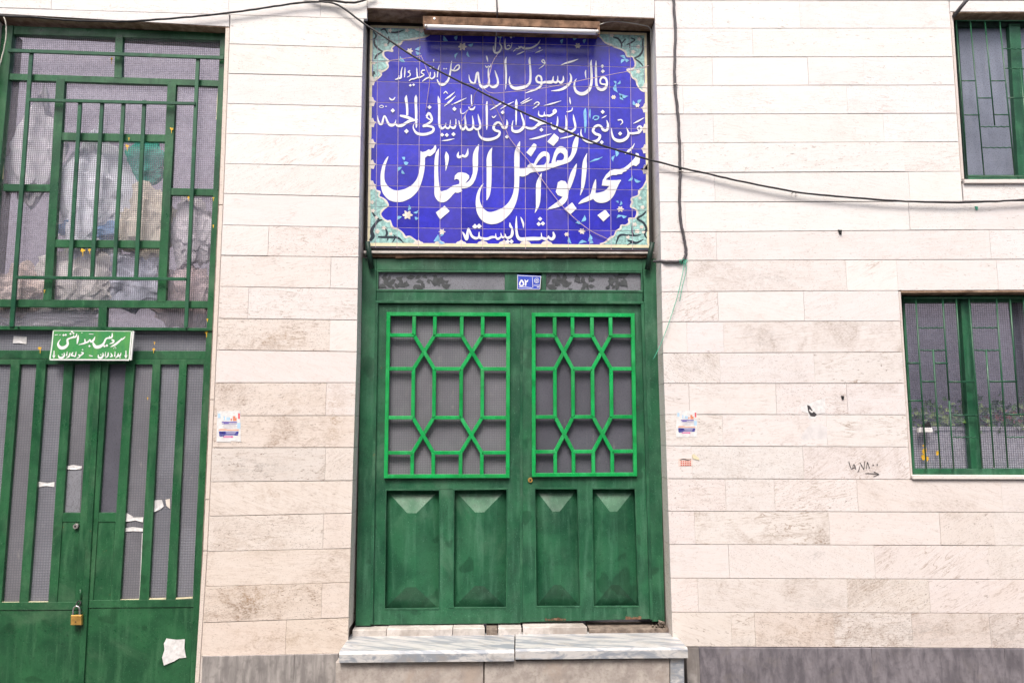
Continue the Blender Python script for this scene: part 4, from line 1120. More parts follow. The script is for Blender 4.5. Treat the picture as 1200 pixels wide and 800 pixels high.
m_soot = plain('dark_smudge', (0.02, 0.05, 0.028), 0.5)
def make_leaf(side):
    """one door leaf with stiles and rails, lattice grille over glass, two pressed panels"""
    if side == 0:
        out = [(443.2, 356.4), (611.8, 357.6), (611.3, 729.4), (434.6, 731.6)]
        gr = [(455.2, 367.8), (595.6, 368.4), (595.0, 557.6), (452.0, 558.0)]
        U = [0, .215, .388, .612, .787, 1]
        pan = [[(452.3, 573.6), (515.2, 573.6), (514.8, 713.2), (450.4, 713.4)], [(532.0, 573.2), (594.2, 572.4), (593.6, 711.8), (531.0, 711.8)]]
    else:
        out = [(612.6, 357.6), (752.2, 357.0), (763.6, 724.6), (612.2, 728.4)]
        gr = [(625.4, 368.6), (741.6, 369.2), (744.6, 555.6), (625.6, 556.4)]
        U = [0, .212, .392, .588, .775, 1]
        pan = [[(626.6, 572.0), (677.0, 572.0), (680.4, 710.5), (628.4, 710.6)], [(693.8, 572.0), (744.6, 572.0), (748.8, 710.4), (695.6, 710.6)]]
    t = lambda q, u, v: tuple(lerp(lerp(q[0][i], q[1][i], u), lerp(q[3][i], q[2][i], u), v) for i in (0, 1))
    mb = MB()
    e = 2.2
    gl = [(gr[0][0] + e, gr[0][1] + e), (gr[1][0] - e, gr[1][1] + e), (gr[2][0] - e, gr[2][1] - e), (gr[3][0] + e, gr[3][1] - e)]
    # stiles run full height, rails between them sit a hair back
    ml = (gl[0][0], gl[3][0], pan[0][0][0], pan[0][3][0])
    def xo(i, y):  # outer edges of the leaf at a given y
        return interp([(out[0][1], out[0][0]), (out[3][1], out[3][0])], y) if i == 0 else interp([(out[1][1], out[1][0]), (out[2][1], out[2][0])], y)
    mb.slab([xz(p, DL) for p in [out[0], (gl[0][0], out[0][1]), gl[0], gl[3], (pan[0][0][0], pan[0][0][1]), pan[0][3], (pan[0][3][0], out[3][1] - .6), out[3]]][::-1], DL, .035, 0)
    mb.slab([xz(p, DL) for p in [gl[1], (gl[1][0], out[1][1]), out[1], out[2], (pan[1][2][0], out[2][1] + .4), pan[1][2], pan[1][1], gl[2]]][::-1], DL, .035, 0)
    d2 = DL + .0006
    mb.quad([(gl[0][0], out[0][1] + .2), (gl[1][0], out[1][1]), gl[1], gl[0]], d2, .034)
    mb.quad([gl[3], gl[2], pan[1][1], pan[0][0]], d2, .034)
    mb.quad([pan[0][3], pan[1][2], (pan[1][2][0], lerp(out[3][1], out[2][1], .9)), (pan[0][3][0], lerp(out[3][1], out[2][1], .1))], d2, .034)
    mb.quad([pan[0][1], pan[1][0], pan[1][3], pan[0][2]], d2 - .0003, .034)
    leaf = mb.build('door_leaf', m_green, door)
    # pressed, hipped panels in a rebate
    for q in pan:
        w_, h_ = q[1][0] - q[0][0], q[3][1] - q[0][1]
        base, top = DL + .056, DL - .004
        r0 = t(q, .5 - .10, .195); r1 = t(q, .5 + .07, .195); r2 = t(q, .5 + .07, .815); r3 = t(q, .5 - .10, .815)
        V = [P(*p, base) for p in q] + [P(*p, top) for p in (r0, r1, r2, r3)]
        MB().add(V, [(4, 7, 6, 5), (0, 4, 5, 1), (1, 5, 6, 2), (2, 6, 7, 3), (3, 7, 4, 0)]).build('panel', m_green, leaf)
        for a, b in ((q[3], q[2]), (q[0], q[1])):
            MB().bar(a, b, 1.8, DL - .002, .01, .0008).build('panel_bead', m_green, leaf)
        for a, b in ((q[0], q[3]), (q[1], q[2])):
            MB().bar(a, b, 1.3, DL - .001, .01, .0008).build('panel_bead', m_green, leaf)
    # glass and lattice
    MB().quad(gl, DGL, .005).build('pane', m_glass_hex if side == 0 else m_glass_frost, leaf)
    Vv = [0, .13, .337, .638, .855, 1]
    bars = []
    for u in U[1:5]:
        bars += [((u, 0), (u, Vv[1])), ((u, Vv[2]), (u, Vv[3])), ((u, Vv[4]), (u, 1))]
    for v in Vv[1:5]:
        bars += [((0, v), (U[1], v)), ((U[2], v), (U[3], v)), ((U[4], v), (1, v))]
    for ua, ub in ((U[1], U[2]), (U[3], U[4])):
        for va, vb in ((Vv[1], Vv[2]), (Vv[3], Vv[4])):
            bars += [((ua, va), (ub, vb)), ((ub, va), (ua, vb))]
    for i, (a, b) in enumerate(bars):
        dg = .0015 * (1 + i % 3) if a[0] == b[0] or a[1] == b[1] else .006 + .002 * (i % 2)
        MB().bar(t(gr, *a), t(gr, *b), 4.3, DG + dg, .022, .0022).build('grille_bar', m_bright, leaf)
    for i, (a, b) in enumerate((((0, 0), (0, 1)), ((1, 0), (1, 1)), ((0, 0), (1, 0)), ((0, 1), (1, 1)))):
        pa, pb = Vector(t(gr, *a)), Vector(t(gr, *b))
        d = (pb - pa).normalized() * 2.2
        MB().bar(pa - d, pb + d, 4.4, DG - .002 - .001 * (i < 2), .024, .002).build('grille_frame_bar', m_bright, leaf)
    return leaf
leafs = [make_leaf(0), make_leaf(1)]
# overlap bead where the leaves meet, lock, rust-eaten lower edge
MB().bar((611.2, 357.5), (611.0, 729), 3.2, DL - .006, .03, .002).build('meeting_strip', m_green, leafs[0])
kq = P(621.4, 562.2, DL)
MB().tube([kq + Vector((0, -.010, 0)), kq + Vector((0, .006, 0))], [.015, .018], 16).build('lock_cylinder', m_brass, leafs[1])
MB().tube([kq + Vector((0, -.0115, 0)), kq + Vector((0, -.009, 0))], .006, 10).build('keyhole', m_darkmetal, leafs[1])
random.seed(3)
for xa, xb, n_ in ((640, 662, 7), (735, 750, 6)):
    for i in range(n_):
        x = lerp(xa, xb, i / (n_ - 1)); y = lerp(726.4, 724.2, (x - 612) / 150)
        w_ = random.uniform(1.5, 4.5); h_ = random.uniform(1, 3)
        MB().quad([(x - w_ / 2, y - h_), (x + w_ / 2, y - h_ * random.uniform(.5, 1)), (x + w_ / 2 - .5, y + .8), (x - w_ / 2, y + random.uniform(0, 1.2))], DL - .0025 - .0008 * i, .006).build('rust_flake', m_rust, leafs[1])
# hinge pins at the head of the frame
for (xa, ya), (xb, yb) in (((430.5, 283), (435.5, 315)), ((764.5, 284), (758.5, 316))):
    MB().tube([P(xa, ya, .10), P((xa + xb) / 2, (ya + yb) / 2, .12), P(xb, yb, .14)], [.017, .018, .019], 12).build('hinge_post', m_wire, door)
dark = MB()
dark.quad([(424, 300), (772, 300), (780, 735), (414, 735)], .290, .03)
dark.build('door_lining', m_room, door)

# ------------------------------------------------------------------ doorstep
step = thing('doorstep', 'grey veined marble doorstep on stone risers below the green double door', 'step', (-.05, -.2, 0))
SF = -0.235                                  # front face of the step
def zat(px, py, Y): return P(px, py, Y)
ztop = P(600, 761.5, SF).z
def top_slab(xa_f, xb_f, xa_b, xb_b, name, mat, z, Yf, Yb, th, bev=.006):
    a, b = P(xa_f, 762, Yf).x, P(xb_f, 762, Yf).x
    c, d = P(xa_b, 745, Yb).x, P(xb_b, 745, Yb).x
    vs = [(a, Yf + bev, z), (b, Yf + bev, z), (d, Yb, z), (c, Yb, z), (a, Yf, z - bev), (b, Yf, z - bev), (a, Yf, z - th), (b, Yf, z - th), (d, Yb, z - th), (c, Yb, z - th)]
    fs = [(0, 1, 2, 3), (4, 5, 1, 0), (6, 7, 5, 4), (7, 8, 2, 1, 5), (9, 6, 4, 0, 3), (8, 9, 3, 2), (9, 8, 7, 6)]
    return MB().add(vs, fs).build(name, mat, step)
top_slab(397.5, 602.6, 411.5, 602.9, 'tread_slab', m_marble, ztop, SF, .155, .062, .016)
top_slab(604.0, 806.0, 604.2, 786.5, 'tread_slab', m_marble, ztop + .004, SF + .006, .155, .058, .012)
# corner tongues in front of the wall faces
def riser(pts, Y, mat=m_riser, name='riser_block', th=.2):
    return MB().quad(pts, Y, th, .003).build(name, mat, step)
riser([(393.5, 775.5), (566.5, 774.6), (566, 850), (393, 850)], SF + .03)
riser([(568, 774.4), (784.5, 771.0), (785, 850), (567.2, 850)], SF + .032)
riser([(785.4, 771.5), (801.5, 769), (803, 850), (786, 850)], SF + .034, m_marble, 'end_block')
# core of the step
cx0, cx1 = P(398, 790, SF).x, P(800, 790, SF).x
MB().box(cx0 + .02, cx1 - .02, SF + .06, .30, 0.0, ztop - .066).build('step_core', m_mortar, step)
# threshold slabs under the leaves
zth = P(500, 732.6, .178).z - .008
def th_slab(xa, xb, z0, dz, Yf, mat, skew=0):
    a, b = P(xa, 742, Yf).x, P(xb, 742, Yf).x
    z = z0 + dz
    vs = [(a, Yf + .004, z), (b, Yf + .004, z), (b + skew, .30, z), (a, .30, z), (a, Yf, z - .004), (b, Yf, z - .004), (a, Yf, z - .05), (b, Yf, z - .05), (b + skew, .30, z - .05), (a, .30, z - .05)]
    MB().add(vs, [(0, 1, 2, 3), (4, 5, 1, 0), (6, 7, 5, 4), (7, 8, 2, 1, 5), (9, 6, 4, 0, 3)]).build('threshold_slab', mat, step)
for xa, xb, dz, Yf, m, sk in ((413, 452.5, 0.004, .100, m_thresh, 0), (453.2, 530, .008, .098, m_thresh, 0), (530.8, 568, .009, .099, m_thresh, -.02), (570, 583, .003, .105, m_mortar, 0), (584, 611, .006, .104, m_thresh, 0),
                              (613, 688, .012, .100, m_thresh, -.03), (690.5, 783.5, -.004, .112, m_mortar, 0)):
    th_slab(xa, xb, zth, dz, Yf, m, sk)
random.seed(21)
for i in range(16):
    x = random.uniform(764, 780); p = P(x, 732 + random.uniform(-4, 6), .13)
    r = random.uniform(.006, .016)
    bm = bmesh.new(); bmesh.ops.create_icosphere(bm, subdivisions=1, radius=r)
    vs = [v.co + Vector((random.uniform(-.3, .3), random.uniform(-.3, .3), random.uniform(-.3, .3))) * r for v in bm.verts]
    fs = [tuple(v.index for v in f_.verts) for f_ in bm.faces]; bm.free()
    MB().add([p + Vector((0, random.uniform(-.02, .03), 0)) + Vector((v.x, v.y, v.z * .6)) for v in vs], fs).build('mortar_lump', m_mortar, step)

# ------------------------------------------------------------------ tall gate at the left
GF, GB, GG, GP = 0.085, 0.045, 0.088, 0.115
gate = thing('metal_gate', 'tall green metal gate with security bars and wired glass left of the stone pier', 'gate', P(120, 830, GF))
def gbar(name, pts, Y, th=.03, mat=m_gate, bev=.0015, parent=None):
    return MB().quad(pts, Y, th, bev).build(name, mat, parent or gate)
# outer frame
gbar('stile', [(258.4, 38), (265.6, 38), (229.5, 840), (220.5, 840)], GF - .005, .05)
gbar('stile', [(2.5, 30), (15.5, 30), (-60, 840), (-71, 840)], GF - .005, .05)
gbar('rail', [(12, 30.5), (263, 38.5), (263, 47.5), (12, 40)], GF + .003, .045)
gbar('rail', [(6, 86), (260, 94.5), (260, 101.5), (6, 93.5)], GF + .003)
gbar('rail', [(-20, 350.5), (250.5, 352.6), (250.2, 361), (-20, 359.5)], GF + .003)
gbar('rail', [(-20, 381.5), (250, 384.2), (250, 387.6), (-20, 386)], GF - .016, .05)
gbar('rail', [(-20, 410.2), (247, 411.2), (246.6, 420.6), (-20, 420)], GF + .003)
gbar('mullion', [(135.2, 41), (144, 41), (142.6, 92), (133.6, 91)], GF + .001)
gbar('mullion', [(65.8, 92), (76, 92.5), (60.2, 352), (50.2, 352)], GF + .001)
gbar('mullion', [(196.4, 97), (206.4, 97), (193.8, 354), (183.8, 354)], GF + .001)
gbar('mullion', [(115.8, 359), (125.2, 359), (124.2, 384), (114.6, 384)], GF + .001)
gbar('rail', [(4, 215.4), (60, 216.2), (59.4, 224.4), (3.4, 223.8)], GF + .005)
gbar('rail', [(200, 220.4), (256, 221.6), (255.4, 229.6), (199.4, 228.6)], GF + .005)
gbar('rail', [(70, 155.2), (196, 157.8), (195.4, 166.4), (69.4, 164.4)], GF + .005)
gbar('rail', [(60, 280.6), (188, 282), (187.6, 290.8), (59.4, 289.6)], GF + .005)
# panes of the upper part, cell by cell
def pane(pts, mat=m_glass_grid, Y=GP, name='pane'):
    return MB().quad(pts, Y, .004).build(name, mat, gate)
UP = [[(14, 39), (136, 41), (135, 90), (12, 88)], [(143, 42), (260, 46), (258, 97), (142, 93)],
      [(10, 91), (67, 92), (60, 218), (2, 217)], [(75, 93), (197, 97), (194.5, 160), (71.5, 158)], [(205, 97), (259.5, 99), (254, 224), (199.5, 223)],
      [(2, 222), (60, 222), (52, 354), (-22, 354)], [(70, 162), (196, 164), (190, 284), (61.5, 283)], [(60.8, 287), (188.5, 288), (185, 356), (55, 355)],
      [(199, 227), (255, 227), (250, 356), (192.5, 356)], [(-22, 357), (117, 358), (116, 384), (-22, 384)], [(124, 358), (251, 358), (250, 386), (123, 386)]]
for q in UP: pane(q)
pane([(-22, 386), (250, 387), (247.5, 413), (-22, 413)], m_glass_grid_dim)
# security bars standing off the frame
gbar('security_bar', [(8.8, 56.8), (262, 65.6), (262, 69.6), (8.8, 61)], GB, .012, m_bars, .002)
gbar('security_bar', [(34.2, 59), (38.8, 59), (15.8, 383), (10.4, 383)], GB + .0135, .012, m_bars, .002)
gbar('security_bar', [(229.6, 66), (234.0, 66), (219.8, 383), (215.4, 383)], GB + .0135, .012, m_bars, .002)
gbar('security_bar', [(34, 115.0), (228.5, 119.6), (228.5, 123.0), (34, 118.8)], GB + .0005, .012, m_bars, .002)
gbar('security_bar', [(19, 323.0), (217.5, 325.0), (217.3, 328.6), (18.6, 326.8)], GB + .0005, .012, m_bars, .002)
for xt, xb in ((93.6, 81), (119.4, 107.2), (144.4, 133.2), (168.8, 159)):
    gbar('security_bar', [(xt - 2.2, 117.5), (xt + 2.2, 117.5), (xb + 2.3, 325), (xb - 2.3, 325)], GB + .0135, .012, m_bars, .002)
for x, y in ((262, 67.5), (9, 59), (20, 383), (217, 384), (138, 61.5)):
    a, b = P(x, y, GB + .006), P(x, y, GB + .006) + Vector((0, .05, 0))
    MB().tube([a, b], .006, 8).build('stand_off', m_bars, gate)
# the two leaves below
def gate_leaf(cols, xm0, kick, ytop, ybot):
    """cols: panes as (x0 top, x1 top, x0 bottom, x1 bottom) at y 427 and 705; returns the leaf mesh"""
    mb = MB()
    L0, R0 = cols[0]; L1, R1 = cols[1]      # leaf edges at top y / bottom y(840)
    xe = lambda e, y: lerp(e[0], e[1], (y - 422) / (840 - 422))
    panes = cols[2]
    px = lambda p, j, y: lerp(p[j], p[j + 2], (y - 427) / (705 - 427))
    edges = [lambda y: xe(cols[0], y)]
    for p in panes:
        edges.append(lambda y, p=p: px(p, 0, y)); edges.append(lambda y, p=p: px(p, 1, y))
    edges.append(lambda y: xe(cols[1], y))
    for i in range(0, len(edges), 2):
        a, b = edges[i], edges[i + 1]
        mb.quad([(a(422), 422), (b(422), 422), (b(ybot + 3), ybot + 3), (a(ybot + 3), ybot + 3)], GF + .0005 * (i % 4), .035, .001)
    a, b = edges[0], edges[-1]
    mb.quad([(a(420.5), 420.5), (b(420.5), 420.5), (b(426.6), 426.6), (a(426.6), 426.6)], GF + .003, .03)
    mb.quad([(a(ybot), ybot + .8), (b(ybot), ybot), (b(ybot + 9), ybot + 9), (a(ybot + 9), ybot + 9.8)], GF - .001, .035, .001)
    mb.quad([(a(ybot + 9.6), ybot + 10.4), (b(ybot + 9.6), ybot + 9.6), (b(840), 840), (a(840), 840)], GF + .004, .035, .001)
    return mb.build('gate_leaf', m_gate, gate), edges
gl_l, el = gate_leaf(((-40, -78), (114.6, 92.5), [(-25, -18, -52, -40), (-8, 12.5, -30, -9.5), (23, 42.5, 1.5, 22.5), (53.7, 75, 33, 56.4), (85.5, 105.5, 66.6, 87.5)]), 0, 0, 424, 705)
gl_r, er = gate_leaf(((115.6, 93.6), (243.5, 220.0), [(127, 147.5, 108.6, 129), (157.5, 178.7, 140.4, 163), (188, 210, 174, 194.4), (218.7, 238.7, 205.5, 225.6)]), 0, 0, 424, 702)
def leaf_pane(edges, i, mat, leaf, y0=425, y1=706):
    a, b = edges[1 + 2 * i], edges[2 + 2 * i]
    return MB().quad([(a(y0) - .8, y0), (b(y0) + .8, y0), (b(y1) + .8, y1), (a(y1) - .8, y1)], GP - .006, .004).build('pane', mat, leaf)
for i, m in enumerate((m_glass_grid_dim, m_glass_grid_dim, m_glass_hex, m_glass_grid_dim)):
    if i < 4: leaf_pane(el, i, m, gl_l)
leaf_pane(el, 4, m_glass_hex, gl_l, 425, 602)
leaf_pane(er, 0, m_glass_frost, gl_r, 425, 602)
for i, m in ((1, m_glass_hex), (2, m_glass_grid_dim), (3, m_glass_grid_dim)):
    leaf_pane(er, i, m, gl_r)
# solid lock panels beside the meeting edge
for e, i, leaf in ((el, 4, gl_l), (er, 0, gl_r)):
    a, b = e[1 + 2 * i], e[2 + 2 * i]
    MB().quad([(a(600.5) - .5, 600.5), (b(600.5) + .5, 600.5), (b(611) + .5, 611), (a(611) - .5, 611)], GF + .0022, .03, .001).build('lock_rail', m_gate, leaf)
    MB().quad([(a(610), 610), (b(610), 610), (b(706), 706), (a(706), 706)], GF + .007, .02).build('lock_panel', m_gate, leaf)
MB().quad([(112.0, 423), (118.6, 423), (95.8, 840), (88.8, 840)], GF - .010, .02, .002).build('meeting_strip', m_gate, gl_r)
kq = P(89.3, 616.2, GF)
MB().tube([kq + Vector((0, -.012, 0)), kq + Vector((0, .008, 0))], [.015, .018], 14).build('lock_cylinder', m_cap, gl_l)
MB().tube([kq + Vector((0, -.0135, 0)), kq + Vector((0, -.010, 0))], .006, 10).build('keyhole', m_darkmetal, gl_l)
hq = P(92, 707, GF - .02)
MB().tube([hq + Vector((.012 * cos(a), .012 * sin(a) * .5, .016 * sin(a))) for a in [i * .5236 for i in range(12)]], .0045, 8, closed=True).build('hasp_ring', m_darkmetal, gl_r)
MB().tube([P(95, 702, GF - .016), P(94, 690, GF - .016)], .005, 8).build('hasp_pin', m_gate, gl_r)

# broken glass edges and torn paper stuck on the panes
def scrap(name, pts, Y, label, cat='paper scrap', mat=None, curl=.003):
    rr = random.Random(int(pts[0][0] * 7 + pts[0][1]))
    n_ = len(pts)
    cx_, cy_ = sum(p[0] for p in pts) / n_, sum(p[1] for p in pts) / n_
    mid = [(lerp(p[0], cx_, .5), lerp(p[1], cy_, .5)) for p in pts]
    vs = [P(p[0], p[1], Y - rr.uniform(0, .006)) for p in pts] + [P(p[0], p[1], Y - rr.uniform(0, .003)) for p in mid] + [P(cx_, cy_, Y - .001)]
    vs += [v + Vector((0, .0006, 0)) for v in vs]
    fs = []
    for i in range(n_):
        j = (i + 1) % n_
        for b_, flip in ((0, False), (2 * n_ + 1, True)):
            for q in ((b_ + i, b_ + j, b_ + n_ + j, b_ + n_ + i), (b_ + n_ + i, b_ + n_ + j, b_ + 2 * n_)):
                fs.append(q[::-1] if flip else q)
    mb = MB().add(vs, fs)
    o = mb.build(name, mat or m_paper)
    tag(o, label, cat)
    return o
J4 = crop(0, 560, 3.333)
scrap('paper_scrap', J4((650, 625), (690, 630), (722, 628), (720, 660), (727, 700), (700, 702), (680, 714), (660, 722), (640, 731), (633, 700), (642, 670), (640, 645)), GF - .0012, 'torn white paper square on the lower right gate plate')
scrap('paper_scrap', [(16, 393.5), (31.5, 394.5), (31, 403), (23, 402), (15, 402)], GP - .002, 'small white paper on the dark glass strip left of the green sign')
scrap('paper_scrap', J4((145, 12), (185, 18), (213, 14), (212, 34), (180, 30), (146, 36)), GP - .0085, 'white torn label on the gate pane second left of the lock')
scrap('paper_scrap', J4((490, 132), (520, 150), (560, 152), (558, 172), (530, 165), (488, 170)), GP - .0085, 'torn whitish paper strip on the pane right of the gate lock')
scrap('paper_scrap', J4((484, 196), (520, 190), (558, 196), (558, 208), (520, 206), (482, 210)), GP - .0085, 'lower torn whitish strip on the pane right of the gate lock')
scrap('paper_scrap', J4((602, 86), (632, 84), (640, 110), (625, 122), (602, 132)), GP - .0085, 'grey white paper scrap on the checked gate pane')
scrap('paper_scrap', J4((646, 84), (664, 80), (664, 120), (650, 108)), GP - .0085, 'beige paper scrap beside the grey white one on the gate', mat=m_blush)
scrap('paper_scrap', [(78, 546), (86, 544.5), (96, 546), (95.5, 549), (88, 550), (79, 549.5)], GP - .0085, 'white smear of paper at the top of the clear gap by the lock')
MB().quad([(79, 551), (96, 550.5), (93.5, 600), (75.5, 600)], GP - .009, .001).build('inner_sheet', m_glass_pale, gl_l)
for a, b in (((468, 478), (543, 476)), ((580, 474), (648, 472)), ((685, 472), (752, 468)), ((5, 488), (75, 488)), ((110, 486), (188, 486))):
    (xa, ya), (xb, yb) = J4(a, b)
    MB().bar((xa, ya - .6), (xb, yb - .6), 1.6, GF + .0045, .01).build('putty_line', m_cream, gl_r if xa > 100 else gl_l)
for a, b in (((484, 215), (470, 470)), ((556, 215), (545, 470))):
    (xa, ya), (xb, yb) = J4(a, b)
    MB().bar((xa, ya), (xb, yb), .7, GP - .0088, .001).build('putty_line', m_paper, gl_r)
# yellow putty smears
f = Flat(GF - .0005, None, .0002)
random.seed(31)
for (x, y, s) in ((131, 69, 4), (149, 171, 4), (151, 162, 2), (201, 151, 3.5), (97, 293, 5), (105, 293, 3), (242, 389, 4), (243, 374, 2), (181, 401, 2), (180, 409, 3), (47, 408, 4), (52, 340, 2), (250, 264, 2), (173, 466, 1.6), (221, 231, 2.6), (250, 232, 2.4)):
    pts = []
    for i in range(9):
        a = i * .698
        r = s * random.uniform(.3, .75)
        pts.append((x + r * cos(a) * 1.0, y + r * sin(a) * .75))
    f = Flat(GF - .0055, None, .0002)
    f.poly(pts)
    f.poly([(x - .5, y), (x + .6, y), (x + .3, y + s * 1.5), (x - .2, y + s * 1.6)])
    f.build('putty_smear', m_yellow, gate)
f = Flat(GP, None, .0003)
for (a, b) in (((16.5, 41), (15.5, 56)), ((17, 41), (60, 42.5)), ((60, 42.5), (134, 44)), ((146, 44.5), (258, 48)), ((208, 102), (207, 117)), ((64, 240), (55, 345)), ((199.6, 240), (197.6, 282)), ((255.6, 102), (253.6, 140)), ((7, 150), (3, 210)), ((12, 68), (10, 86))):
    n_ = 7
    f.stroke([(lerp(a[0], b[0], i / n_), lerp(a[1], b[1], i / n_), random.uniform(.3, 1.5)) for i in range(n_ + 1)], 3)
f.build('putty_line', m_cream, gate)

# ------------------------------------------------------------------ washroom sign on the gate
SB = crop(50, 380, 10.43)
SY = 0.028
sign = thing('sign_board', 'small green sign board with white Persian lettering on the metal gate', 'sign', P(106, 423, SY))
bq = SB((124, 68), (1096, 78), (1062, 440), (72, 436))
MB().quad(bq, SY, .012, .001).build('board', m_board, sign)
MB().quad([bq[1], (bq[1][0] + 2.0, bq[1][1] + .6), (bq[2][0] + 2.2, bq[2][1] - .6), bq[2]], SY + .003, .012).build('board_edge', m_letter, sign)
f = Flat(SY, None, .0003)
for s in (((130, 76, 10), (115, 240, 14), (88, 425, 14)), ((88, 430, 16), (560, 432, 16), (1055, 434, 16)), ((1086, 90, 14), (1070, 260, 14), (1056, 430, 14)), ((140, 76, 6), (600, 80, 6), (1085, 84, 6))):
    f.stroke(SB(*s))
f.build('white_border', m_letter, sign)
f = Flat(SY, None, .0006)
for s in (((1010, 148, 5), (992, 168, 14), (970, 182, 14), (958, 168, 8)), ((965, 180, 14), (920, 220, 22), (880, 250, 22), (830, 275, 6)), ((842, 188, 18), (868, 198, 18), (858, 222, 18), (815, 238, 5)),
          ((850, 105, 6), (848, 148, 20), (825, 165, 20), (790, 168, 16), (768, 185, 18), (742, 238, 24), (700, 270, 34), (650, 275, 36), (625, 245, 28), (615, 215, 10)), ((820, 140, 6), (810, 165, 14)),
          ((640, 150, 6), (622, 190, 22), (592, 212, 22), (578, 185, 12), (558, 210, 18), (520, 226, 20), (490, 236, 16), (440, 248, 5)), ((515, 178, 10), (520, 222, 20)), ((435, 130, 8), (430, 180, 24), (420, 240, 8)),
          ((418, 110, 6), (405, 150, 18), (370, 158, 20), (330, 170, 16), (302, 190, 22), (306, 240, 26), (270, 280, 34), (220, 285, 36), (190, 250, 26), (195, 215, 14), (220, 180, 5)), ((380, 130, 6), (375, 155, 14)),
          ((140, 320, 10), (136, 405, 16)), ((1018, 320, 10), (1017, 402, 16)), ((565, 378, 8), (590, 384, 12), (612, 388, 8)), ((148, 130, 8), (185, 125, 6)), ((200, 130, 6), (225, 126, 5)), ((565, 118, 6), (620, 120, 6)),
          ((190, 375, 8), (205, 404, 20), (240, 405, 24), (264, 380, 18), (262, 345, 6)), ((300, 330, 5), (292, 385, 16)), ((335, 345, 8), (322, 390, 18), (285, 412, 6)), ((370, 340, 10), (352, 375, 18), (378, 384, 16), (398, 388, 14), (410, 330, 6)),
          ((436, 372, 14), (456, 380, 16), (445, 400, 14), (415, 412, 6)), ((470, 340, 10), (496, 350, 16), (468, 375, 16), (448, 376, 12)), ((680, 370, 8), (684, 404, 20), (715, 408, 24), (738, 380, 18), (735, 345, 6)), ((770, 335, 5), (764, 390, 14)),
          ((802, 340, 8), (796, 385, 18), (765, 408, 6)), ((832, 350, 8), (848, 385, 18), (822, 396, 12)), ((886, 330, 6), (880, 395, 16)), ((925, 350, 6), (918, 385, 18), (888, 412, 6)), ((958, 345, 6), (948, 378, 16), (920, 388, 14))):
    f.stroke(SB(*[(a, b, c * 1.1) for a, b, c in s]))
for c, r in (((755, 266), 17), ((785, 258), 17), ((572, 265), 15), ((340, 116), 15), ((358, 88), 15), ((376, 108), 15), ((255, 131), 15), ((282, 128), 15), ((238, 368), 9), ((488, 310), 11), ((712, 370), 9), ((945, 404), 10), ((885, 275), 7), ((870, 292), 7), ((895, 292), 7), ((480, 102), 7)):
    f.poly(SB(*diamond(c, r)))
for x in (136, 1017):
    f.poly(SB((x - 24, 372), (x, 390), (x + 24, 372), (x, 418)))
f.build('lettering', m_letter, sign)

# padlock hanging from the hasp
lk = thing('padlock', 'brass padlock hanging from the hasp of the metal gate', 'padlock', P(89.5, 732, .05))
MB().quad([(82.8, 720.5), (95.2, 720.5), (95.0, 732.2), (82.4, 732.2)], .045, .022, .003).build('lock_body', m_brass, lk)
sh = [P(85.6, 721.5, .056), P(85.6, 716, .056), P(86.6, 711.8, .056), P(89.6, 709.8, .056), P(92.8, 711.8, .056), P(93.4, 716, .056), P(93.2, 721.5, .056)]
MB().tube(smooth_path(sh, 4), .0055, 10).build('shackle', m_steel, lk)
MB().tube([P(88.8, 728, .0445), P(88.8, 728, .047)], .004, 8).build('keyhole', m_darkmetal, lk)

# sacks and bundles stored behind the gate glass
def sack(label, px, py, Y, rx, ry_, rz, col, seed, crease=1.0, top=None):
    bm = bmesh.new()
    bmesh.ops.create_icosphere(bm, subdivisions=4, radius=1.0)
    rr = random.Random(seed)
    off = Vector((rr.uniform(0, 50), rr.uniform(0, 50), rr.uniform(0, 50)))
    c = P(px, py, Y)
    mb = MB()
    vs = []
    for v in bm.verts:
        p = v.co.copy()
        d = 1 + .5 * noise.noise(p * 1.5 + off) + crease * .30 * abs(noise.noise(p * 3.2 + off)) + crease * .22 * abs(noise.noise(p * 7 + off)) + .09 * abs(noise.noise(p * 15 + off))
        q = Vector((p.x * rx, p.y * ry_, p.z * rz)) * d
        if top: q.x *= 1 - top * max(0, p.z)
        vs.append(c + q)
    fs = [tuple(v.index for v in f_.verts) for f_ in bm.faces]
    bm.free()
    mb.add(vs, fs)
    o = mb.build('sack', m_sack, None, tuple(col) + (1,))
    tag(o, label, 'sack', 'sacks behind the gate glass')
sack('white plastic sheet bundle behind the middle gate pane', 110, 226, .205, .24, .06, .38, (.93, .95, .98), 1, 1.5, .95)
sack('beige cloth sack right in the middle gate pane', 172, 262, .20, .17, .05, .20, (.85, .77, .62), 2, 1.4)
sack('teal green bag high behind the middle gate pane', 170, 192, .24, .13, .05, .13, (.12, .62, .46), 3)
sack('blue grey bundle low behind the middle gate pane', 112, 268, .185, .20, .03, .07, (.25, .40, .60), 4)
sack('cream sack at the lower middle gate pane', 92, 330, .20, .20, .05, .20, (.88, .83, .76), 5, 1.5)
sack('grey crumpled sack behind the lower right of the middle pane', 160, 328, .21, .18, .05, .17, (.66, .68, .76), 6, 1.4)
sack('tawny sack at the lower left gate pane', 22, 345, .20, .20, .05, .15, (.70, .58, .50), 7, 1.5)
sack('pale crumpled sack in the right gate pane', 226, 272, .20, .13, .05, .20, (.82, .77, .78), 8, 1.2)
sack('white sheet bundle behind the left gate pane', 44, 170, .22, .16, .05, .30, (.92, .89, .91), 9, 1.4, .8)
sack('grey brown bundle low in the right gate pane', 222, 350, .21, .16, .05, .18, (.62, .50, .48), 10, 1.3)
sack('dusky sheet bundle behind the pane left of the sign', 60, 372, .20, .26, .04, .08, (.72, .68, .68), 12, 1.3)

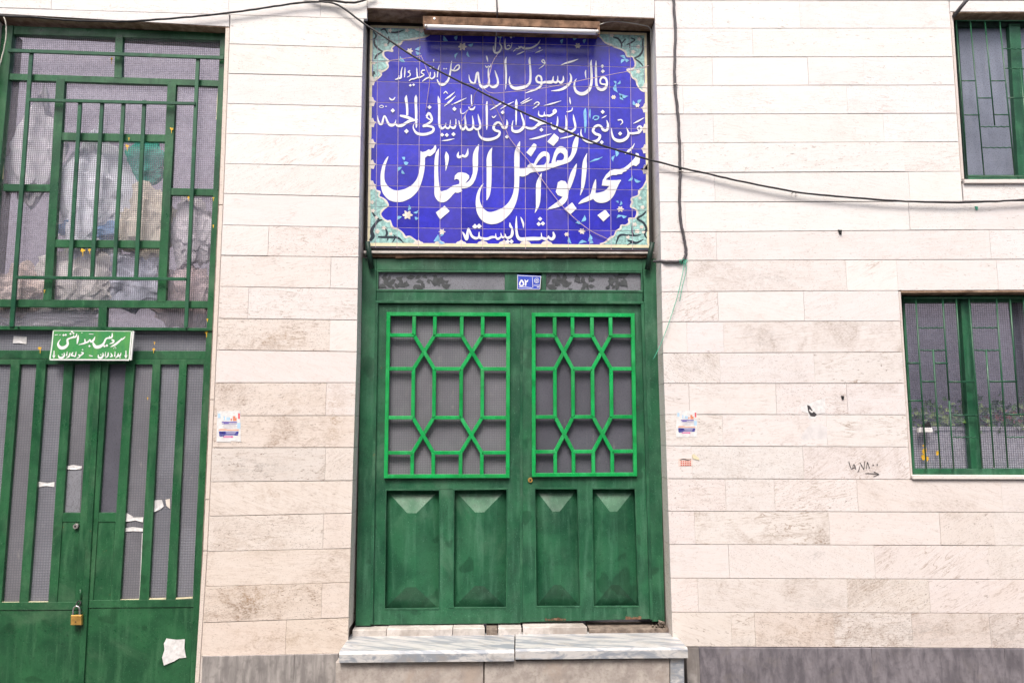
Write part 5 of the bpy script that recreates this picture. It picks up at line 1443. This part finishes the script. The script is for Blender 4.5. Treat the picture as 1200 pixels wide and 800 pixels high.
# ------------------------------------------------------------------ barred windows at the right
def bar3(mb, a, b, r, Y):
    mb.tube([P(*a, Y), P(*b, Y)], r, 6, smooth=False)
def twist(a, b, Y, r=.0042):
    pa, pb = P(*a, Y), P(*b, Y)
    return MB().tube([pa.lerp(pb, i / 16) + Vector((0, 0, .0035 * sin(i * 1.57 * 1.2))) for i in range(17)], r, 6)
WY, WF, WP = .05, .10, .125
up = thing('barred_window', 'upper barred window with pale frosted glass at the picture corner', 'window', P(1200, 212, WF))
X = crop(1080, 0, 3.478)
def wq(name, pts, Y, th, mat, parent, bev=.0015): return MB().quad(pts, Y, th, bev).build(name, mat, parent)
wq('window_frame', [(1118.5, 15), (1340, 14), (1340, 30.5), (1119.5, 31.5)], WF, .05, m_wire, up)
wq('window_frame', [(1131, 205), (1340, 205), (1340, 212), (1131.5, 212)], WF, .05, m_green, up)
wq('window_frame', [(1118.3, 15), (1122, 15), (1135, 212), (1131.0, 212)], WF - .001, .05, m_wire, up)
wq('mullion', [(1182.5, 28), (1195.5, 28), (1207, 210), (1194, 210)], WF - .012, .05, m_green, up)
wq('mullion', [(1258, 28), (1271, 28), (1284, 210), (1271, 210)], WF - .012, .05, m_green, up)
wq('pane', [(1120, 26), (1188, 26), (1200, 210), (1132, 210)], WP, .004, m_glass_win, up, 0)
wq('pane', [(1190, 26), (1262, 26), (1275, 210), (1202, 210)], WP, .004, m_glass_win, up, 0)
wq('pane', [(1266, 26), (1340, 26), (1352, 210), (1279, 210)], WP, .004, m_glass_win, up, 0)
def wbars(parent, S, rows, Y, r=.0047, dx=0):
    for i, (a, b, kind) in enumerate(rows):
        pa, pb = S(a)[0], S(b)[0]
        pa, pb = (pa[0] + dx, pa[1]), (pb[0] + dx, pb[1])
        if kind: twist(pa, pb, Y).build('grille_bar', m_bars, parent)
        else: MB().tube([P(*pa, Y), P(*pb, Y)], r, 6).build('grille_bar', m_bars, parent)
rows = [((140, 85), (187, 720), 0), ((198, 85), (255, 716), 0), ((258, 85), (298, 512), 0), ((318, 85), (380, 716), 0), ((137, 85), (800, 85), 0), ((180, 720), (800, 716), 0),
        ((163, 330), (220, 330), 0), ((285, 330), (341, 330), 0), ((228, 400), (288, 400), 0), ((350, 400), (414, 400), 0), ((175, 469), (236, 469), 0), ((298, 468), (358, 468), 0),
        ((242, 517), (361, 517), 1), ((250, 602), (370, 602), 1), ((334, 200), (460, 200), 1), ((340, 280), (470, 280), 1), ((402, 280), (445, 716), 0), ((440, 85), (505, 716), 0), ((500, 85), (565, 716), 0), ((560, 85), (628, 716), 0), ((470, 400), (530, 400), 0)]
wbars(up, X, rows, WY)
low = thing('barred_window', 'lower barred window with a planter of leaves behind checked glass', 'window', P(1150, 558, WF))
Z = crop(1040, 330, 3.333)
wq('window_frame', [(1057.5, 347), (1216, 346), (1217, 353.5), (1058, 354.5)], WF, .05, m_green, low)
wq('window_frame', [(1069, 549), (1240, 549), (1241, 556.5), (1070, 556)], WF - .03, .08, m_green, low)
wq('window_frame', [(1057.5, 347), (1060, 347), (1072.5, 553), (1069.6, 553)], WF - .001, .05, m_green, low)
wq('window_frame', [(1210, 347), (1217, 347), (1240, 553), (1232, 553)], WF - .001, .05, m_green, low)
wq('mullion', [(1125.8, 352), (1137.4, 352), (1150.6, 549), (1138.4, 549)], WF - .012, .05, m_green, low)
wq('pane', [(1059, 350), (1130, 350), (1143, 551), (1071, 551)], WP, .004, m_glass_low, low, 0)
wq('pane', [(1133, 350), (1214, 350), (1236, 551), (1146, 551)], WP, .004, m_glass_low, low, 0)
rows = [((60, 64), (600, 64), 0), ((110, 64), (152, 730), 0), ((215, 64), (241, 465), 0), ((241, 465), (259, 730), 0), ((268, 64), (297, 520), 0), ((178, 266), (207, 728), 0), ((318, 64), (370, 728), 0), ((425, 64), (470, 726), 0), ((478, 64), (512, 516), 0), ((530, 64), (585, 726), 0), ((385, 266), (417, 726), 0),
        ((120, 181), (225, 180), 1), ((331, 180), (432, 180), 1), ((130, 268), (231, 268), 1), ((340, 268), (441, 268), 1), ((78, 318), (128, 318), 0), ((185, 318), (235, 318), 0), ((137, 390), (187, 390), 0), ((240, 391), (342, 391), 0), ((400, 390), (505, 390), 0), ((85, 465), (137, 465), 0), ((258, 521), (350, 521), 0), ((460, 518), (560, 518), 0), ((258, 607), (355, 607), 1), ((465, 607), (560, 607), 1)]
wbars(low, Z, rows, WY, .0058)
f = Flat(WP, None, .0006)
for c, s in (((145, 660), 12), ((140, 685), 10), ((155, 690), 9), ((195, 668), 9), ((140, 640), 4)):
    x, y = Z(c)[0]
    s /= 3.333
    f = Flat(WP, None, .0006)
    f.poly([(x + s * cos(i * .785) * random.uniform(.6, 1), y + s * 1.3 * sin(i * .785) * random.uniform(.6, 1)) for i in range(8)])
    f.build('putty_smear', m_yellow, low)

# planter with leaves behind the lower window
pl = thing('planter_box', 'white planter box with trailing leaves inside the lower barred window', 'planter', P(1150, 552, .26))
MB().quad([(1062, 503), (1235, 503), (1238, 556), (1064, 556)], .150, .16, .004).build('planter', m_planter, pl)
MB().quad([(1060, 500), (1236, 500), (1236, 505), (1060, 505)], .144, .18, .003).build('planter_rim', m_planter, pl)
def foliage(n, x0, x1, y0, y1, mat, seed, size, name):
    rr = random.Random(seed)
    mb = MB()
    for i in range(n):
        x = rr.uniform(x0, x1)
        t_ = rr.random() ** 1.6
        y = lerp(y1, y0 + 10 * sin(x * .11) ** 2, t_)
        c = P(x, y, rr.uniform(.150, .26))
        l = rr.uniform(.6, 1.2) * size
        d = Vector((rr.uniform(-1, 1), rr.uniform(-.8, .2), rr.uniform(-.9, .8))).normalized()
        s = d.cross(Vector((rr.uniform(-.5, .5), -1, rr.uniform(-.5, .5)))).normalized()
        nn = s.cross(d)
        mb.add([c, c + d * l * .35 + s * l * .38, c + d * l + nn * l * .12, c + d * l * .35 - s * l * .38, c + d * l * .45 - nn * l * .08], [(0, 1, 4), (1, 2, 4), (2, 3, 4), (3, 0, 4)])
    return mb.build(name, mat, pl)
foliage(260, 1066, 1232, 464, 503, m_leaf, 1, .055, 'foliage')
foliage(200, 1070, 1232, 468, 502, m_leaf2, 2, .05, 'foliage')
foliage(40, 1130, 1200, 476, 494, m_leafred, 3, .055, 'foliage')
cup = thing('window_lantern', 'small white bracket with black cap at the lower window pane', 'bracket', P(1085, 506, .09))
MB().quad([(1077.5, 501), (1092.5, 501), (1094, 506.5), (1077, 506.5)], .075, .03, .003).build('bracket_base', m_planter, cup)
MB().quad([(1081, 500.5), (1084, 495.5), (1086.5, 497), (1089, 493.5), (1091.5, 500.5)], .08, .02).build('bracket_cap', m_darkmetal, cup)

# ------------------------------------------------------------------ cables, twine, posters, marks
def cable(name, pts, r, mat, label, n=6, seg=8, cat='cable'):
    rr = random.Random(len(label))
    path = [q + Vector((rr.uniform(-1, 1), rr.uniform(-.5, .5), rr.uniform(-1, 1))) * r * .22 for q in smooth_path([P(*p) for p in pts], n)]
    o = MB().tube(path, [r * rr.uniform(.93, 1.07) for _ in path], seg).build(name, mat)
    tag(o, label, cat)
    return o
YC = -.03
cable('power_cable', [(-60, 10, YC), (0, 18.5, YC), (35, 20, YC), (75, 23.5, YC), (110, 25, YC), (150, 25.2, YC), (200, 22, YC), (250, 17.5, YC), (300, 11, YC), (340, 5, YC), (365, 2.5, YC), (385, 3, YC), (400, 8.5, YC), (430, 30, YC), (500, 75.5, YC), (560, 106, YC), (600, 126, YC), (650, 148, YC), (700, 168.5, YC), (750, 184, YC),
      (797, 196.5, YC), (835, 205, YC), (870, 213, YC), (930, 224.5, YC), (980, 230, YC), (1050, 235.3, YC), (1115, 237.3, YC), (1160, 236.2, YC), (1200, 234.2, YC), (1300, 228, YC)], .0068, m_black, 'long black cable running across the tiles and the stone wall')
cable('power_cable', [(355, -8, YC + .004), (372, -1, YC + .004), (390, 1.2, YC + .004), (408, 3.2, YC + .004), (422, 2, YC + .004), (440, -6, YC + .004)], .008, m_black, 'short black cable loop at the top edge above the stone pier')
cable('wall_cable', [(789, -20, -.014), (790, 10, -.014), (791.5, 35, -.014), (791, 60, -.014), (790.5, 90, -.014), (793, 120, -.014), (795.5, 150, -.014), (796.5, 180, -.014), (797, 202, -.016), (796.5, 230, -.014), (797.5, 258, -.014), (801, 275, -.014), (803.6, 290, -.014), (803.2, 300, -.014), (799, 305.5, -.014), (790, 306.8, -.012), (778, 306.6, -.008), (766, 306.2, .05)], .0098, m_greycable, 'dark grey cable hanging down the wall right of the tiles')
cable('thin_cable', [(1.0, 12, .02), (4, 19, .01), (7, 28, .01), (7.2, 42, .01), (5, 56, .01), (1, 72, .01), (-4, 88, .01)], .0042, m_palewire, 'thin pale wire beside the top left gate corner')
for pts, lab in (([(435, 74, .13), (455, 71.5, .11), (490, 66.5, .09), (494, 67, .085), (500, 82, .09), (503.5, 92, .10), (502, 108, .12), (499, 130, .14)], 'thin bare wire hooked over the cable at the upper left tiles'),
                 ([(760, 77, .12), (742, 82.5, .11), (690, 92.5, .10), (640, 103, .09), (590, 108.6, .07), (574, 108.8, .05), (566, 103, .04)], 'thin bare wire from the right edge of the tiles to the cable'),
                 ([(573, 111, .02), (580, 125, .08), (588, 141, .12), (593, 153, .13), (600, 166, .14), (622, 192, .14), (645, 224, .14), (665, 248, .14), (690, 269, .14), (712, 280, .145)], 'thin pale wire slanting down over the main calligraphy line'),
                 ([(561, 104, .03), (556, 112, .08), (554, 122, .11), (548, 130, .13), (541, 143, .14)], 'short pale wire looping from the cable left of centre'),
                 ([(583, 64, .09), (578, 72, .10), (575, 82, .10), (571, 100, .06)], 'short pale wire dropping from the first calligraphy line')):
    cable('bare_wire', pts, .0024, m_pinkwire, lab, 5, 6, 'wire')
cable('green_twine', [(801, 306, -.03), (801.5, 312, -.03), (799, 325, -.03), (795, 343, -.028), (788, 366, -.026), (781, 386, -.024), (774, 404, -.02), (765.5, 421, -.01)], .0023, m_string, 'longer green twine hanging from the wall cable', 4, 6, 'string')
cable('green_twine', [(803, 306, -.03), (804, 318, -.03), (800, 334, -.03), (796.5, 353, -.028)], .0022, m_string, 'shorter green twine end beside the long twine', 4, 6, 'string')
kn = MB()
for i in range(5):
    c = P(797 + i * 1.8, 306 + (i % 2) * 1.2, -.016)
    kn.tube([c + Vector((.004 * cos(a), .013 * cos(a + i), .013 * sin(a))) for a in [j * .785 for j in range(8)]], .0024, 6, closed=True)
tag(kn.build('twine_knot', m_string), 'green twine knot tied round the wall cable', 'string')
for x, y, lab in ((797, 202, 'cable clip where the two cables cross'), (791, 100.5, 'cable clip on the vertical cable beside the tiles'), (930, 227, 'small hook holding the long cable on the wall')):
    c = P(x, y, -.01)
    mb = MB()
    mb.tube([c + Vector((-.014, .004, 0)), c + Vector((-.010, -.018, .003)), c + Vector((.010, -.018, .003)), c + Vector((.014, .004, 0))], .003, 6)
    mb.tube([c + Vector((.014, .004, 0)), c + Vector((.022, -.004, .006))], .0025, 6)
    tag(mb.build('cable_clip', m_cap), lab, 'clip')
for x, y, s, lab, m in ((985, 271.5, 2.6, 'dark bolt stub in the wall under the long cable', m_darkmetal), (988, 465.5, 2.0, 'dark fixing stub above the torn sticker', m_darkmetal), (1145, 243.5, 2.0, 'tiny green scrap of twine under the long cable', m_string)):
    c = P(x, y, -.006)
    mb = MB().quad([(x - s, y - s), (x + s * .8, y - s * .8), (x + s * .5, y + s * 1.2), (x - s * .3, y + s * .8)], -.010, .009, .002)
    tag(mb.build('wall_stub', m), lab, 'fixing')
arm = MB().tube([P(1117.5, 19.5, -.01), P(1129, 5, -.05), P(1141, -9, -.09)], .0135, 10)
tag(arm.build('bracket_arm', m_greycable), 'dark metal bracket arm at the upper window corner', 'bracket')

def poster(label, x0, y0, w_, h_, Y=-.002):
    o = MB().slab([xz(p, Y) for p in ((x0, y0), (x0 + w_, y0 - .3), (x0 + w_ + .6, y0 + h_), (x0 + w_ * .6, y0 + h_ - 1.2), (x0 + w_ * .58, y0 + h_ + .2), (x0 - .8, y0 + h_))], Y, .001).build('poster', m_paper)
    tag(o, label, 'poster', 'wall posters')
    def ink(name, rects, col):
        f = Flat(Y, None, .0004)
        for a, b, c, d in rects:
            f.poly([(x0 + a * w_, y0 + b * h_), (x0 + c * w_, y0 + b * h_), (x0 + c * w_, y0 + d * h_), (x0 + a * w_, y0 + d * h_)])
        f.build(name, m_print, o, tuple(col) + (1,))
    ink('print', [(.08, .66, .92, .74), (.08, .745, .9, .79), (.1, .80, .3, .83)], (.05, .05, .30))
    ink('print', [(.2, .34, .85, .385), (.2, .41, .85, .425), (.28, .355, .5, .42)], (.20, .16, .45))
    ink('print', [(.68, .16, .78, .32), (.78, .22, .84, .32), (.58, .24, .64, .31)], (.70, .26, .16))
    ink('print', [(.9, .07, .98, .25)], (.75, .14, .16))
    ink('print', [(.06, .595, .93, .635), (.10, .575, .4, .59)], (.80, .45, .34))
    ink('print', [(.26, .81, .68, .86)], (.75, .12, .38))
    ink('print', [(.86, .38, 1.0, .56), (.03, .08, .14, .22), (.28, .16, .34, .3), (.4, .2, .56, .3)], (.45, .65, .82))
    ink('print', [(.28, .445, .80, .46), (.25, .49, .9, .505), (.3, .535, .7, .55)], (.55, .52, .60))
    ink('print', [(.14, .69, .3, .71), (.36, .685, .82, .70), (.4, .715, .78, .728), (.34, .765, .75, .775), (.3, .83, .6, .84)], (.70, .70, .80))
poster('white printed poster with blue bands on the pier beside the gate', 254.5, 481.5, 27.2, 36)
poster('white printed poster with blue bands on the wall right of the door', 793, 481, 23.5, 31)
st = MB().slab([xz(p, -.0016) for p in ((794.8, 537), (811.6, 536.4), (811.4, 545.6), (795, 546.2))], -.0016, .0008).build('sticker', m_print, None, (.80, .66, .60, 1))
tag(st, 'small red printed sticker below the poster right of the door', 'sticker')
f = Flat(-.0016, None, .0004)
for yy in (540.5, 542.6, 544.8):
    for i in range(5):
        f.poly([(797.5 + i * 2.6, yy - .7), (799.4 + i * 2.6, yy - .7), (799.4 + i * 2.6, yy + .6), (797.5 + i * 2.6, yy + .6)])
f.build('print', m_print, st, (.62, .12, .08, 1))
f = Flat(-.0016, None, .0006)
f.stroke([(796.5, 538.6, .8), (801, 537.8, 1.4), (806, 538.6, 1.2), (810, 538, .9)])
f.build('print', m_ink, st)
sn = MB().slab([xz(p, -.0016) for p in ((810.5, 533.5), (813, 531.4), (819, 536.5), (819.5, 539), (813, 537.5))], -.0022, .001).build('paper_scrap', m_cream)
tag(sn, 'tiny cream paper tag above the red sticker', 'paper scrap')
V9 = crop(930, 455, 7.27)
o = MB().slab([xz(p, -.0016) for p in V9((60, 150), (110, 135), (250, 85), (268, 90), (272, 205), (200, 220), (190, 260), (130, 262), (122, 210), (62, 190))], -.0016, .0008).build('torn_sticker', m_paper)
tag(o, 'torn white sticker with dark print on the wall between the course joints', 'sticker')
f = Flat(-.0016, None, .0004)
f.poly(V9((115, 140), (140, 150), (160, 185), (200, 222), (180, 240), (145, 236), (125, 200)))
f.build('print', m_ink, o)
f = Flat(-.0016, None, .0006)
f.stroke(V9((135, 180, 10), (155, 200, 14), (172, 188, 8)))
f.build('print', m_paper, o)
o2 = MB().slab([xz(p, -.0012) for p in V9((85, 370), (140, 310), (230, 300), (285, 330), (288, 430), (230, 432), (150, 430), (100, 452), (60, 420))], -.0012, .0006).build('torn_sticker', m_print, None, (.72, .69, .69, 1))
tag(o2, 'pale residue of a torn sticker below the dark printed one', 'sticker')
# marker writing
f = Flat(0.0, None, .0018)
for s in (((470, 620), (480, 655), (495, 690)), ((500, 690), (514, 645), (531, 690)), ((505, 676), (528, 672)), ((565, 660), (558, 690), (547, 712)), ((565, 630), (600, 690)), ((600, 690), (606, 620)), ((618, 685), (630, 625)), ((630, 625), (648, 680)), ((612, 722), (670, 724), (726, 731)), ((682, 708), (728, 731)), ((728, 731), (682, 749))):
    f.stroke(V9(*[(a, b, 5.5) for a, b in s]))
for c in ((678, 652), (713, 648)): f.poly(V9(*diamond(c, 8)))
o = f.build('marker_writing', m_ink, None)
tag(o, 'black marker digits ۱۸٫۷۸ with an arrow on the wall stone left of the lower window', 'writing')
